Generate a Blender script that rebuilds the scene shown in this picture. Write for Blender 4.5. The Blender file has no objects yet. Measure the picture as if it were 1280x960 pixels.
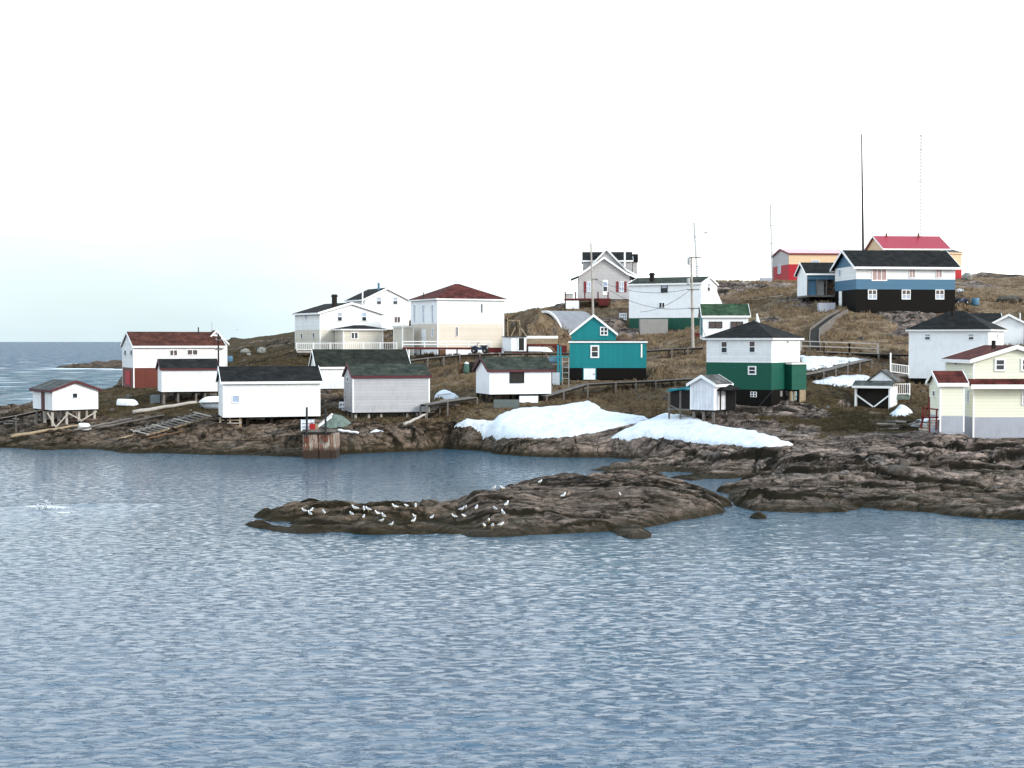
import bpy, math, random
import numpy as np
from mathutils import Vector, Matrix

# ------------------------------------------------------------------ camera, sky, sun, exposure
F = 1758.0                       # focal length in photo pixels (1280 wide)
CAMZ = 9.4                       # eye height above the water
PITCH = math.atan(53.0 / F)
SUN_EL, SUN_AZ = 24.0, 124.0     # azimuth clockwise from +Y (view direction)
scene = bpy.context.scene
cam = bpy.data.cameras.new('camera'); camo = bpy.data.objects.new('camera', cam)
scene.collection.objects.link(camo)
cam.sensor_fit = 'HORIZONTAL'; cam.angle = 2 * math.atan(640 / F)
cam.clip_start = 0.5; cam.clip_end = 60000
camo.location = (0, 0, CAMZ); camo.rotation_euler = (math.pi / 2 - PITCH, 0, 0)
scene.camera = camo
vs = scene.view_settings
vs.view_transform = 'Standard'; vs.look = 'None'; vs.gamma = 1; vs.exposure = 0.92; vs.use_curve_mapping = False

world = bpy.data.worlds.new("World"); scene.world = world; world.use_nodes = True
nt = world.node_tree; nt.nodes.clear()
def N(t, **kw):
    n = nt.nodes.new(t)
    for k, v in kw.items(): setattr(n, k, v)
    return n
sky = N('ShaderNodeTexSky', sky_type='NISHITA', sun_disc=False)
sky.sun_elevation = math.radians(SUN_EL); sky.sun_rotation = math.radians(SUN_AZ)
sky.air_density = 1.0; sky.dust_density = 1.5; sky.ozone_density = 1.5
tc = N('ShaderNodeTexCoord'); mp = N('ShaderNodeMapping'); mp.inputs['Scale'].default_value = (1.2, 1.2, 5.0)
noi = N('ShaderNodeTexNoise'); noi.inputs['Scale'].default_value = 1.6; noi.inputs['Detail'].default_value = 5
sep = N('ShaderNodeSeparateXYZ')
elev = N('ShaderNodeValToRGB')                      # overcast: bright low, bluer and dimmer overhead
cr = elev.color_ramp
cr.elements[0].position = 0.0; cr.elements[0].color = (0.90, 0.985, 1.0, 1)
cr.elements[1].position = 1.0; cr.elements[1].color = (0.36, 0.52, 0.68, 1)
e = cr.elements.new(0.10); e.color = (1.0, 1.0, 1.0, 1)
e = cr.elements.new(0.30); e.color = (0.96, 1.0, 1.0, 1)
e = cr.elements.new(0.55); e.color = (0.74, 0.89, 0.99, 1)
scl = N('ShaderNodeVectorMath', operation='SCALE'); scl.inputs['Scale'].default_value = 12.5
crn = N('ShaderNodeValToRGB'); crn.color_ramp.elements[0].position = 0.3; crn.color_ramp.elements[0].color = (.62, .62, .62, 1)
crn.color_ramp.elements[1].position = 0.62; crn.color_ramp.elements[1].color = (.93, .93, .93, 1)
mix = N('ShaderNodeMix', data_type='RGBA')
bg = N('ShaderNodeBackground'); bg.inputs['Strength'].default_value = 0.1
out = N('ShaderNodeOutputWorld')
L = nt.links.new
L(tc.outputs['Generated'], mp.inputs['Vector']); L(mp.outputs['Vector'], noi.inputs['Vector'])
L(tc.outputs['Generated'], sep.inputs[0]); L(sep.outputs['Z'], elev.inputs['Fac'])
# a paler cyan break in the cloud low over the sea on the left
lft = N('ShaderNodeMapRange', interpolation_type='SMOOTHSTEP'); L(sep.outputs['X'], lft.inputs['Value'])
for k_, v_ in (('From Min', 0.26), ('From Max', -0.22), ('To Min', 0.0), ('To Max', 1.0)): lft.inputs[k_].default_value = v_
low = N('ShaderNodeMapRange', interpolation_type='SMOOTHSTEP'); L(sep.outputs['Z'], low.inputs['Value'])
for k_, v_ in (('From Min', 0.26), ('From Max', 0.04), ('To Min', 0.0), ('To Max', 1.0)): low.inputs[k_].default_value = v_
both = N('ShaderNodeMath', operation='MULTIPLY'); L(lft.outputs[0], both.inputs[0]); L(low.outputs[0], both.inputs[1])
mp2 = N('ShaderNodeMapping'); mp2.inputs['Scale'].default_value = (3, 3, 16); noi2 = N('ShaderNodeTexNoise'); noi2.inputs['Scale'].default_value = 2.0; noi2.inputs['Detail'].default_value = 4
L(tc.outputs['Generated'], mp2.inputs['Vector']); L(mp2.outputs['Vector'], noi2.inputs['Vector'])
crn2 = N('ShaderNodeValToRGB'); crn2.color_ramp.elements[0].position = 0.36; crn2.color_ramp.elements[0].color = (.95, .95, .95, 1); crn2.color_ramp.elements[1].position = 0.6; L(noi2.outputs['Fac'], crn2.inputs['Fac'])
both2 = N('ShaderNodeMath', operation='MULTIPLY'); L(both.outputs[0], both2.inputs[0]); L(crn2.outputs['Color'], both2.inputs[1])
tint = N('ShaderNodeMix', data_type='RGBA', blend_type='MULTIPLY'); tint.inputs['B'].default_value = (0.395, 0.45, 0.48, 1)
L(both2.outputs[0], tint.inputs['Factor']); L(elev.outputs['Color'], tint.inputs['A']); L(tint.outputs['Result'], scl.inputs[0]); L(noi.outputs['Fac'], crn.inputs['Fac'])
L(crn.outputs['Color'], mix.inputs['Factor']); L(sky.outputs['Color'], mix.inputs['A']); L(scl.outputs['Vector'], mix.inputs['B'])
L(mix.outputs['Result'], bg.inputs['Color']); L(bg.outputs['Background'], out.inputs['Surface'])

sl = bpy.data.lights.new('sun', 'SUN'); sl.energy = 1.5; sl.angle = math.radians(14); sl.color = (1.0, 0.95, 0.86)
so = bpy.data.objects.new('sun', sl); scene.collection.objects.link(so)
az, el = math.radians(SUN_AZ), math.radians(SUN_EL)
sdir = Vector((math.sin(az) * math.cos(el), math.cos(az) * math.cos(el), math.sin(el)))
so.rotation_euler = sdir.to_track_quat('Z', 'Y').to_euler(); so.location = sdir * 300

# ------------------------------------------------------------------ helpers: pixels of the photo <-> places
def ray(px, py):
    a, b = (px - 640) / F, (480 - py) / F
    return Vector((a, math.cos(PITCH) + b * math.sin(PITCH), -math.sin(PITCH) + b * math.cos(PITCH)))
def P(px, py, D):
    r = ray(px, py); return Vector((0, 0, CAMZ)) + r * (D / r.y)
def W(px, py):                                  # on the water
    r = ray(px, py); return Vector((0, 0, CAMZ)) + r * (CAMZ / -r.z)
def XD(px, D): return ((px - 640) / F * D, D)

def hashn(xi, yi, s):
    h = (xi.astype(np.int64) * 374761393 + yi.astype(np.int64) * 668265263 + s * 974634777) & 0xffffffff
    h = ((h ^ (h >> 13)) * 1274126177) & 0xffffffff
    h = ((h ^ (h >> 16)) * 2246822519) & 0xffffffff
    return ((h ^ (h >> 15)) & 0xffffff) / float(0xffffff)
def vnoise(x, y, s=0):
    xi, yi = np.floor(x), np.floor(y); fx, fy = x - xi, y - yi
    fx = fx * fx * fx * (fx * (fx * 6 - 15) + 10); fy = fy * fy * fy * (fy * (fy * 6 - 15) + 10)
    a, b = hashn(xi, yi, s), hashn(xi + 1, yi, s); c, d = hashn(xi, yi + 1, s), hashn(xi + 1, yi + 1, s)
    return 2 * ((a + (b - a) * fx) * (1 - fy) + (c + (d - c) * fx) * fy) - 1
def fbm(x, y, s=0, o=4, g=0.5):
    r = 0; a = 1.0; t = 0
    for i in range(o):
        r = r + a * vnoise(x + 17.3 * i, y - 9.1 * i, s + i); t += a; a *= g
        x, y = x * 1.97 + 0.35 * y, y * 1.97 - 0.35 * x
    return r / t
def worley(x, y, s=0):                          # F1, F2 and a random value per cell
    xi, yi = np.floor(x), np.floor(y)
    f1 = np.full(x.shape, 9.0); f2 = np.full(x.shape, 9.0); idv = np.zeros(x.shape)
    for i in (-1, 0, 1):
        for j in (-1, 0, 1):
            cx, cy = xi + i, yi + j
            d = np.hypot(cx + hashn(cx, cy, s) - x, cy + hashn(cx, cy, s + 7) - y)
            near = d < f1
            f2 = np.where(near, f1, np.minimum(f2, d)); idv = np.where(near, hashn(cx, cy, s + 13), idv); f1 = np.where(near, d, f1)
    return f1, f2, idv
def sstep(a, b, x):
    t = np.clip((x - a) / (b - a), 0, 1); return t * t * (3 - 2 * t)
def sdf_poly(poly, x, y):                       # positive inside
    d = np.full(x.shape, 1e9); ins = np.zeros(x.shape, bool); n = len(poly)
    for i in range(n):
        ax, ay = poly[i]; bx, by = poly[(i + 1) % n]
        ex, ey = bx - ax, by - ay; wx, wy = x - ax, y - ay
        t = np.clip((wx * ex + wy * ey) / (ex * ex + ey * ey + 1e-9), 0, 1)
        d = np.minimum(d, (wx - ex * t) ** 2 + (wy - ey * t) ** 2)
        c = (ay > y) != (by > y)
        if ey != 0: ins ^= c & (x < ex * (y - ay) / ey + ax)
    return np.sqrt(d) * np.where(ins, 1, -1)

# ------------------------------------------------------------------ mesh building
class MB:
    def __init__(s): s.v = []; s.f = []; s.m = []
    def face(s, pts, m=0):
        i = len(s.v); s.v += [tuple(p) for p in pts]; s.f.append(tuple(range(i, i + len(pts)))); s.m.append(m)
    def hexa(s, p, m=0):                        # p: 4 bottom (ccw) then 4 top
        i = len(s.v); s.v += [tuple(q) for q in p]
        for f in ((3, 2, 1, 0), (4, 5, 6, 7), (0, 1, 5, 4), (1, 2, 6, 5), (2, 3, 7, 6), (3, 0, 4, 7)):
            s.f.append(tuple(i + k for k in f)); s.m.append(m)
    def box(s, x0, x1, y0, y1, z0, z1, m=0):
        s.hexa([(x0, y0, z0), (x1, y0, z0), (x1, y1, z0), (x0, y1, z0), (x0, y0, z1), (x1, y0, z1), (x1, y1, z1), (x0, y1, z1)], m)
    def beam(s, a, b, w, h, m=0, up=(0, 0, 1)):
        a, b = Vector(a), Vector(b); d = (b - a).normalized(); u = Vector(up)
        if abs(d.dot(u)) > 0.98: u = Vector((0, 1, 0))
        sd = d.cross(u).normalized() * (w / 2); uu = sd.cross(d).normalized() * (h / 2)
        s.hexa([a - sd - uu, a + sd - uu, b + sd - uu, b - sd - uu, a - sd + uu, a + sd + uu, b + sd + uu, b - sd + uu], m)
    def tube(s, pts, rad, n=8, m=0, caps=True):
        pts = [Vector(p) for p in pts]; k = len(pts)
        if not hasattr(rad, '__len__'): rad = [rad] * k
        i0 = len(s.v)
        for i, p in enumerate(pts):
            d = (pts[min(i + 1, k - 1)] - pts[max(i - 1, 0)]).normalized()
            u = Vector((0, 0, 1)) if abs(d.z) < 0.95 else Vector((1, 0, 0))
            a = d.cross(u).normalized(); b = d.cross(a)
            for j in range(n):
                t = 2 * math.pi * j / n; s.v.append(tuple(p + (a * math.cos(t) + b * math.sin(t)) * rad[i]))
        for i in range(k - 1):
            for j in range(n):
                s.f.append((i0 + i * n + j, i0 + i * n + (j + 1) % n, i0 + (i + 1) * n + (j + 1) % n, i0 + (i + 1) * n + j)); s.m.append(m)
        if caps:
            s.f.append(tuple(i0 + j for j in range(n))[::-1]); s.m.append(m)
            s.f.append(tuple(i0 + (k - 1) * n + j for j in range(n))); s.m.append(m)
    def extr(s, prof, fn, t0, t1, m=0):         # closed 2D profile swept between two planes; fn(t, a, b) -> point
        n = len(prof); i = len(s.v)
        s.v += [tuple(fn(t0, a, b)) for a, b in prof] + [tuple(fn(t1, a, b)) for a, b in prof]
        s.f.append(tuple(range(i, i + n))); s.f.append(tuple(range(i + n, i + 2 * n))[::-1]); s.m += [m, m]
        for j in range(n):
            k = (j + 1) % n; s.f.append((i + j, i + n + j, i + n + k, i + k)); s.m.append(m)
    def build(s, name, mats, parent=None, smooth=False, loc=None):
        me = bpy.data.meshes.new(name); me.from_pydata(s.v, [], s.f)
        if not isinstance(mats, (list, tuple)): mats = [mats]
        for mm in mats: me.materials.append(mm)
        if len(mats) > 1: me.polygons.foreach_set('material_index', s.m)
        import bmesh
        bm = bmesh.new(); bm.from_mesh(me)
        bmesh.ops.recalc_face_normals(bm, faces=bm.faces); bm.to_mesh(me); bm.free()
        if smooth: me.polygons.foreach_set('use_smooth', [True] * len(me.polygons))
        o = bpy.data.objects.new(name, me); scene.collection.objects.link(o)
        if parent is not None: o.parent = parent
        if loc is not None: o.location = loc
        return o
def empty(name, loc=(0, 0, 0), rz=0):
    o = bpy.data.objects.new(name, None); scene.collection.objects.link(o)
    o.location = loc; o.rotation_euler = (0, 0, rz); o.empty_display_size = 0.3; return o
def tag(o, label=None, cat=None, group=None, kind=None):
    if label: o['label'] = label
    if cat: o['category'] = cat
    if group: o['group'] = group
    if kind: o['kind'] = kind
    return o
def copy_tree(o, parent=None):
    c = o.copy(); scene.collection.objects.link(c); c.parent = parent
    for ch in [x for x in scene.objects if x.parent == o]: copy_tree(ch, c)
    return c
def grid_mesh(name, X, Y, Z, mat, attrs=None, smooth=True):
    ny, nx = X.shape; me = bpy.data.meshes.new(name)
    me.vertices.add(nx * ny); me.vertices.foreach_set('co', np.stack([X, Y, Z], -1).astype(np.float32).ravel())
    i = np.arange(ny * nx).reshape(ny, nx)
    q = np.stack([i[:-1, :-1], i[:-1, 1:], i[1:, 1:], i[1:, :-1]], -1).reshape(-1, 4)
    n = len(q); me.loops.add(n * 4); me.loops.foreach_set('vertex_index', q.ravel().astype(np.int32))
    me.polygons.add(n); me.polygons.foreach_set('loop_start', np.arange(0, n * 4, 4, dtype=np.int32))
    me.polygons.foreach_set('use_smooth', np.full(n, smooth)); me.update(calc_edges=True)
    for k, a in (attrs or {}).items():
        at = me.attributes.new(k, 'FLOAT', 'POINT'); at.data.foreach_set('value', a.astype(np.float32).ravel())
    me.materials.append(mat)
    o = bpy.data.objects.new(name, me); scene.collection.objects.link(o); return o

# ------------------------------------------------------------------ materials
MATS = {}
class NT:
    def __init__(s, name):
        s.m = bpy.data.materials.new(name); s.m.use_nodes = True; s.t = s.m.node_tree
        s.b = s.t.nodes['Principled BSDF']
    def n(s, t, **kw):
        x = s.t.nodes.new(t)
        for k, v in kw.items():
            if k.startswith('i_'): x.inputs[k[2:].replace('_', ' ')].default_value = v
            else: setattr(x, k, v)
        return x
    def l(s, a, b): s.t.links.new(a, b)
    def noise(s, vec, scale, detail=5, rough=0.6, dist=0):
        x = s.n('ShaderNodeTexNoise', i_Scale=scale, i_Detail=detail, i_Roughness=rough, i_Distortion=dist); s.l(vec, x.inputs['Vector']); return x.outputs['Fac']
    def ramp(s, fac, stops):
        x = s.n('ShaderNodeValToRGB'); c = x.color_ramp
        while len(c.elements) < len(stops): c.elements.new(0.5)
        for e, (p, col) in zip(c.elements, stops):
            e.position = p; e.color = (*col, 1) if hasattr(col, '__len__') else (col, col, col, 1)
        s.l(fac, x.inputs['Fac']); return x.outputs['Color']
    def mix(s, fac, a, b, mode='MIX'):
        x = s.n('ShaderNodeMix', data_type='RGBA', blend_type=mode)
        for sock, v in ((x.inputs['Factor'], fac), (x.inputs['A'], a), (x.inputs['B'], b)):
            if hasattr(v, 'links'): s.l(v, sock)
            elif hasattr(v, '__len__'): sock.default_value = (*v, 1)
            else: sock.default_value = v if sock.type == 'VALUE' else (v, v, v, 1)
        return x.outputs['Result']
    def math(s, op, a, b=0.0, clamp=False):
        x = s.n('ShaderNodeMath', operation=op, use_clamp=clamp)
        for sock, v in ((x.inputs[0], a), (x.inputs[1], b)):
            if hasattr(v, 'links'): s.l(v, sock)
            else: sock.default_value = v
        return x.outputs[0]
    def bump(s, h, strength=0.4, dist=0.05, prev=None):
        x = s.n('ShaderNodeBump', i_Strength=strength, i_Distance=dist); s.l(h, x.inputs['Height'])
        if prev is not None: s.l(prev, x.inputs['Normal'])
        s.l(x.outputs['Normal'], s.b.inputs['Normal']); return x.outputs['Normal']
    def scaled(s, vec, sc):
        x = s.n('ShaderNodeMapping', i_Scale=sc); s.l(vec, x.inputs['Vector']); return x.outputs['Vector']

def paint(key, rgb, siding=None, period=0.22, rough=0.55, dirt=0.36, stain=(0.16, 0.13, 0.10), grain=3.0, spec=0.3):
    """painted boards: lap or board-and-batten joints, weather stains, peeling"""
    if key in MATS: return MATS[key]
    w = NT(key); t = w.n('ShaderNodeTexCoord'); v = t.outputs['Object']
    n1 = w.noise(v, 0.9, 6, 0.65); n2 = w.noise(w.scaled(v, (grain, grain, 0.45)), 2.2, 6, 0.7)
    f = w.math('MULTIPLY', w.ramp(w.math('ADD', w.math('MULTIPLY', n1, 0.5), w.math('MULTIPLY', n2, 0.5)), [(0.47, 0.0), (0.66, 1.0)]), dirt)
    col = w.mix(f, rgb, [c * 0.45 + s * 0.55 for c, s in zip(rgb, stain)])
    fine = w.noise(v, 9.0, 3); col = w.mix(0.10, col, w.ramp(fine, [(0.3, 0.25), (0.7, 1.0)]), 'MULTIPLY')
    if siding:
        se = w.n('ShaderNodeSeparateXYZ'); w.l(v, se.inputs[0])
        if siding == 'h': c = se.outputs['Z']
        else: c = w.math('ADD', se.outputs['X'], se.outputs['Y'])
        fr = w.math('FRACT', w.math('DIVIDE', c, period))
        idn = w.n('ShaderNodeTexWhiteNoise', noise_dimensions='1D'); w.l(w.math('FLOOR', w.math('DIVIDE', c, period)), idn.inputs['W'])
        col = w.mix(0.10, col, w.ramp(idn.outputs['Value'], [(0, 0.1), (1, 1.0)]), 'MULTIPLY')
        line = w.math('LESS_THAN', fr, 0.12)
        col = w.mix(w.math('MULTIPLY', line, 0.5), col, [x * 0.55 for x in rgb])
        w.bump(fr, 0.5, 0.025)
    w.l(col, w.b.inputs['Base Color']); w.b.inputs['Roughness'].default_value = rough
    w.b.inputs['Specular IOR Level'].default_value = spec
    MATS[key] = w.m; return w.m
def shingle(key, rgb, rgb2, period=0.24):
    if key in MATS: return MATS[key]
    w = NT(key); t = w.n('ShaderNodeTexCoord'); v = t.outputs['Object']
    br = w.n('ShaderNodeTexBrick', i_Scale=1.0, i_Mortar_Size=0.015); br.offset = 0.5
    br.inputs['Brick Width'].default_value = 0.55; br.inputs['Row Height'].default_value = period
    br.inputs['Color1'].default_value = (*rgb, 1); br.inputs['Color2'].default_value = (*rgb2, 1); br.inputs['Mortar'].default_value = (*[c * .4 for c in rgb], 1)
    se = w.n('ShaderNodeSeparateXYZ'); w.l(v, se.inputs[0]); cb = w.n('ShaderNodeCombineXYZ')
    w.l(w.math('ADD', se.outputs['X'], w.math('MULTIPLY', se.outputs['Y'], 0.31)), cb.inputs['X'])
    w.l(w.math('ADD', w.math('MULTIPLY', se.outputs['Z'], 1.9), w.math('MULTIPLY', se.outputs['X'], 0.0)), cb.inputs['Y'])
    w.l(cb.outputs[0], br.inputs['Vector'])
    n1 = w.noise(v, 1.1, 7, 0.7); n2 = w.noise(v, 14, 3)
    col = w.mix(1.0, br.outputs['Color'], w.ramp(n1, [(0.36, 0.45), (0.64, 1.7)]), 'MULTIPLY')
    col = w.mix(0.8, col, w.ramp(n2, [(0.3, 0.55), (0.7, 1.4)]), 'MULTIPLY')
    w.l(col, w.b.inputs['Base Color']); w.b.inputs['Roughness'].default_value = 0.9; w.b.inputs['Specular IOR Level'].default_value = 0.12
    w.bump(w.math('ADD', br.outputs['Fac'], n2), 0.5, 0.02)
    MATS[key] = w.m; return w.m
def wood(key, rgb, rgb2, rough=0.85):
    if key in MATS: return MATS[key]
    w = NT(key); t = w.n('ShaderNodeTexCoord'); v = t.outputs['Object']
    n1 = w.noise(v, 2.3, 6, 0.7); n2 = w.noise(w.scaled(v, (9, 9, 3)), 3, 4)
    col = w.mix(w.ramp(n1, [(0.35, 0.0), (0.65, 1.0)]), rgb, rgb2)
    col = w.mix(0.5, col, w.ramp(n2, [(0.3, 0.5), (0.7, 1.25)]), 'MULTIPLY')
    w.l(col, w.b.inputs['Base Color']); w.b.inputs['Roughness'].default_value = rough; w.b.inputs['Specular IOR Level'].default_value = 0.2
    w.bump(n2, 0.4, 0.02); MATS[key] = w.m; return w.m
def plain(key, rgb, rough=0.6, metal=0.0, var=0.3, spec=0.4):
    if key in MATS: return MATS[key]
    w = NT(key); t = w.n('ShaderNodeTexCoord'); n1 = w.noise(t.outputs['Object'], 4, 5)
    col = w.mix(var, rgb, w.ramp(n1, [(0.3, 0.3), (0.7, 1.3)]), 'MULTIPLY')
    w.l(col, w.b.inputs['Base Color']); w.b.inputs['Roughness'].default_value = rough; w.b.inputs['Metallic'].default_value = metal
    w.b.inputs['Specular IOR Level'].default_value = spec; MATS[key] = w.m; return w.m

WHITE = (0.86, 0.87, 0.88)
m_white = paint('white_lap', WHITE, 'h'); m_white2 = paint('white_lap_worn', (0.82, 0.83, 0.85), 'h', 0.3, dirt=0.4)
m_whitev = paint('white_boards', (0.82, 0.84, 0.86), 'v', 0.3, dirt=0.45); m_whitep = paint('white_flat', (0.83, 0.85, 0.88), None, dirt=0.3)
m_peel = paint('white_peeling', (0.74, 0.75, 0.80), 'v', 0.28, dirt=0.85, stain=(0.22, 0.2, 0.24), grain=6)
m_trim = paint('white_trim', (0.86, 0.86, 0.86), None, dirt=0.12)
m_cream = paint('cream_lap', (0.62, 0.58, 0.50), 'h', 0.25); m_beige = paint('beige_lap', (0.70, 0.62, 0.53), 'h', 0.25, dirt=0.2)
m_grey = paint('grey_shakes', (0.44, 0.44, 0.46), 'h', 0.28, dirt=0.7, stain=(0.24, 0.22, 0.24)); m_greyhouse = paint('grey_lap', (0.50, 0.48, 0.48), 'h')
m_teal = paint('teal_boards', (0.003, 0.20, 0.215), 'v', 0.25, dirt=0.2, stain=(0.0, 0.12, 0.13)); m_green = paint('green_lap', (0.004, 0.088, 0.058), 'h', 0.25, dirt=0.3, stain=(0.01, 0.05, 0.04))
m_greensk = paint('green_skirt', (0.008, 0.075, 0.05), 'v', 0.3, dirt=0.3, stain=(0.01, 0.03, 0.02))
m_blue = paint('blue_lap', (0.075, 0.175, 0.275), 'h', 0.25, dirt=0.15, stain=(0.05, 0.1, 0.15)); m_black = paint('black_boards', (0.0075, 0.0065, 0.006), 'v', 0.3, dirt=0.3, stain=(0.014, 0.011, 0.009), spec=0.08)
m_yellow = paint('yellow_lap', (0.84, 0.84, 0.69), 'h', 0.24, dirt=0.12); m_found = paint('grey_foundation', (0.36, 0.38, 0.44), None, dirt=0.4)
m_red = paint('red_boards', (0.125, 0.025, 0.015), 'v', 0.3, dirt=0.5, stain=(0.05, 0.015, 0.015)); m_redb = paint('bright_red', (0.40, 0.008, 0.020), 'v', 0.4, dirt=0.2, stain=(0.3, 0.01, 0.02))
m_orange = paint('buff_lap', (0.74, 0.52, 0.33), 'h', 0.4, dirt=0.15); m_maroon = paint('maroon_trim', (0.075, 0.012, 0.018), None, dirt=0.3, stain=(0.06, 0.02, 0.02))
m_redtrim = paint('red_trim', (0.19, 0.02, 0.03), None, dirt=0.2, stain=(0.12, 0.02, 0.02)); m_tealtrim = paint('teal_trim', (0.01, 0.20, 0.25), None, dirt=0.2, stain=(0, .1, .1))
m_conc = paint('concrete', (0.27, 0.26, 0.25), None, dirt=0.6, stain=(0.12, 0.11, 0.10))
r_dark = shingle('black_shingle', (0.009, 0.0095, 0.010), (0.016, 0.016, 0.016)); r_green = shingle('green_shingle', (0.026, 0.033, 0.026), (0.042, 0.046, 0.037))
r_olive = shingle('moss_shingle', (0.014, 0.017, 0.013), (0.024, 0.026, 0.020)); r_lgreen = shingle('bright_green_shingle', (0.022, 0.05, 0.026), (0.04, 0.07, 0.04))
r_brown = shingle('rust_brown_shingle', (0.055, 0.020, 0.014), (0.080, 0.028, 0.019)); r_maroon = shingle('maroon_shingle', (0.065, 0.016, 0.014), (0.10, 0.026, 0.021))
r_red = paint('red_metal_roof', (0.34, 0.013, 0.035), 'v', 0.5, rough=0.45, dirt=0.2, stain=(0.3, 0.02, 0.04)); r_pink = paint('faded_red_roof', (0.62, 0.42, 0.42), 'v', 0.5, rough=0.5, dirt=0.3)
r_grey = shingle('grey_shingle', (0.075, 0.075, 0.075), (0.11, 0.105, 0.10)); r_gslate = shingle('slate_roof', (0.055, 0.062, 0.062), (0.08, 0.085, 0.08))
w_grey = wood('weathered_wood', (0.115, 0.10, 0.09), (0.20, 0.18, 0.165)); w_dark = wood('dark_wet_wood', (0.010, 0.008, 0.007), (0.028, 0.022, 0.018)); w_tan = wood('fresh_wood', (0.36, 0.28, 0.18), (0.25, 0.19, 0.13))
w_brown = wood('brown_wood', (0.16, 0.085, 0.045), (0.09, 0.055, 0.035)); w_pale = wood('bleached_wood', (0.46, 0.42, 0.38), (0.34, 0.31, 0.28)); w_red = wood('red_stained_wood', (0.13, 0.02, 0.02), (0.075, 0.018, 0.016))
m_glass = plain('window_glass', (0.016, 0.020, 0.030), 0.06, 0, 0.2, 0.5); m_curtain = plain('curtain_glass', (0.38, 0.42, 0.50), 0.25, 0, 0.3); m_pink = plain('pink_curtain', (0.42, 0.28, 0.27), 0.4, 0, 0.4)
m_brownglass = plain('brown_glass', (0.085, 0.06, 0.055), 0.2, 0, 0.5); m_bluepane = plain('pale_blue_pane', (0.34, 0.42, 0.56), 0.3, 0, 0.3)
m_metal = plain('galvanised', (0.38, 0.39, 0.40), 0.45, 0.5); m_iron = plain('dark_iron', (0.025, 0.025, 0.03), 0.6, 0.3); m_rust = plain('rust', (0.13, 0.04, 0.02), 0.9)
m_tyre = plain('tyre', (0.012, 0.012, 0.012), 0.85); m_bluepl = plain('dark_blue_plastic', (0.015, 0.03, 0.09), 0.4); m_boat = plain('white_gelcoat', (0.78, 0.79, 0.80), 0.4, 0, 0.2); m_boatg = plain('grey_blue_hull', (0.42, 0.47, 0.52), 0.5, 0, 0.3)
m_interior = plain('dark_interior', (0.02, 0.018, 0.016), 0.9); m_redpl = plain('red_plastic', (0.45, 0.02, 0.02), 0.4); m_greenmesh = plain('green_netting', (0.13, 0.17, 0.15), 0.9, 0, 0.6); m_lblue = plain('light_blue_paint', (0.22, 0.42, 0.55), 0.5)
# ------------------------------------------------------------------ where each building stands (plan solved from its corners)
def geo(mode, pxl, pxc, pxr, D, depth, base, floor_clear=0.0, th=None):
    c = P(pxc, base, D); xc, yc = c.x, c.y
    kl, kr = (pxl - 640) / F, (pxr - 640) / F
    best = None
    rng = [th] if th is not None else [t / 4 for t in range(-260, 261)]
    for t in rng:
        a = math.radians(t); ca, sa = math.cos(a), math.sin(a)
        if mode == 'L':
            w = (kr * yc - xc) / (ca - kr * sa); q = sa + kl * ca
            d = (xc - kl * yc) / q if abs(q) > 1e-4 else 1e9
        else:
            w = (xc - kl * yc) / (ca - kl * sa); q = sa + kr * ca
            d = (xc - kr * yc) / q if abs(q) > 1e-4 else 1e9
        if th is not None: d = depth
        if w <= 0 or d <= 0: continue
        if best is None or abs(d - depth) < best[0]: best = (abs(d - depth), a, w, d)
    _, a, w, d = best
    d = depth if abs(d - depth) > 0.4 * depth else d
    u = Vector((math.cos(a), math.sin(a), 0)); n = Vector((-math.sin(a), math.cos(a), 0))
    fl = c if mode == 'L' else c - u * w
    return dict(o=Vector((fl.x, fl.y, c.z)), th=a, w=w, d=d, u=u, n=n, zb=c.z, D=D, pxc=pxc, clear=floor_clear)
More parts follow.
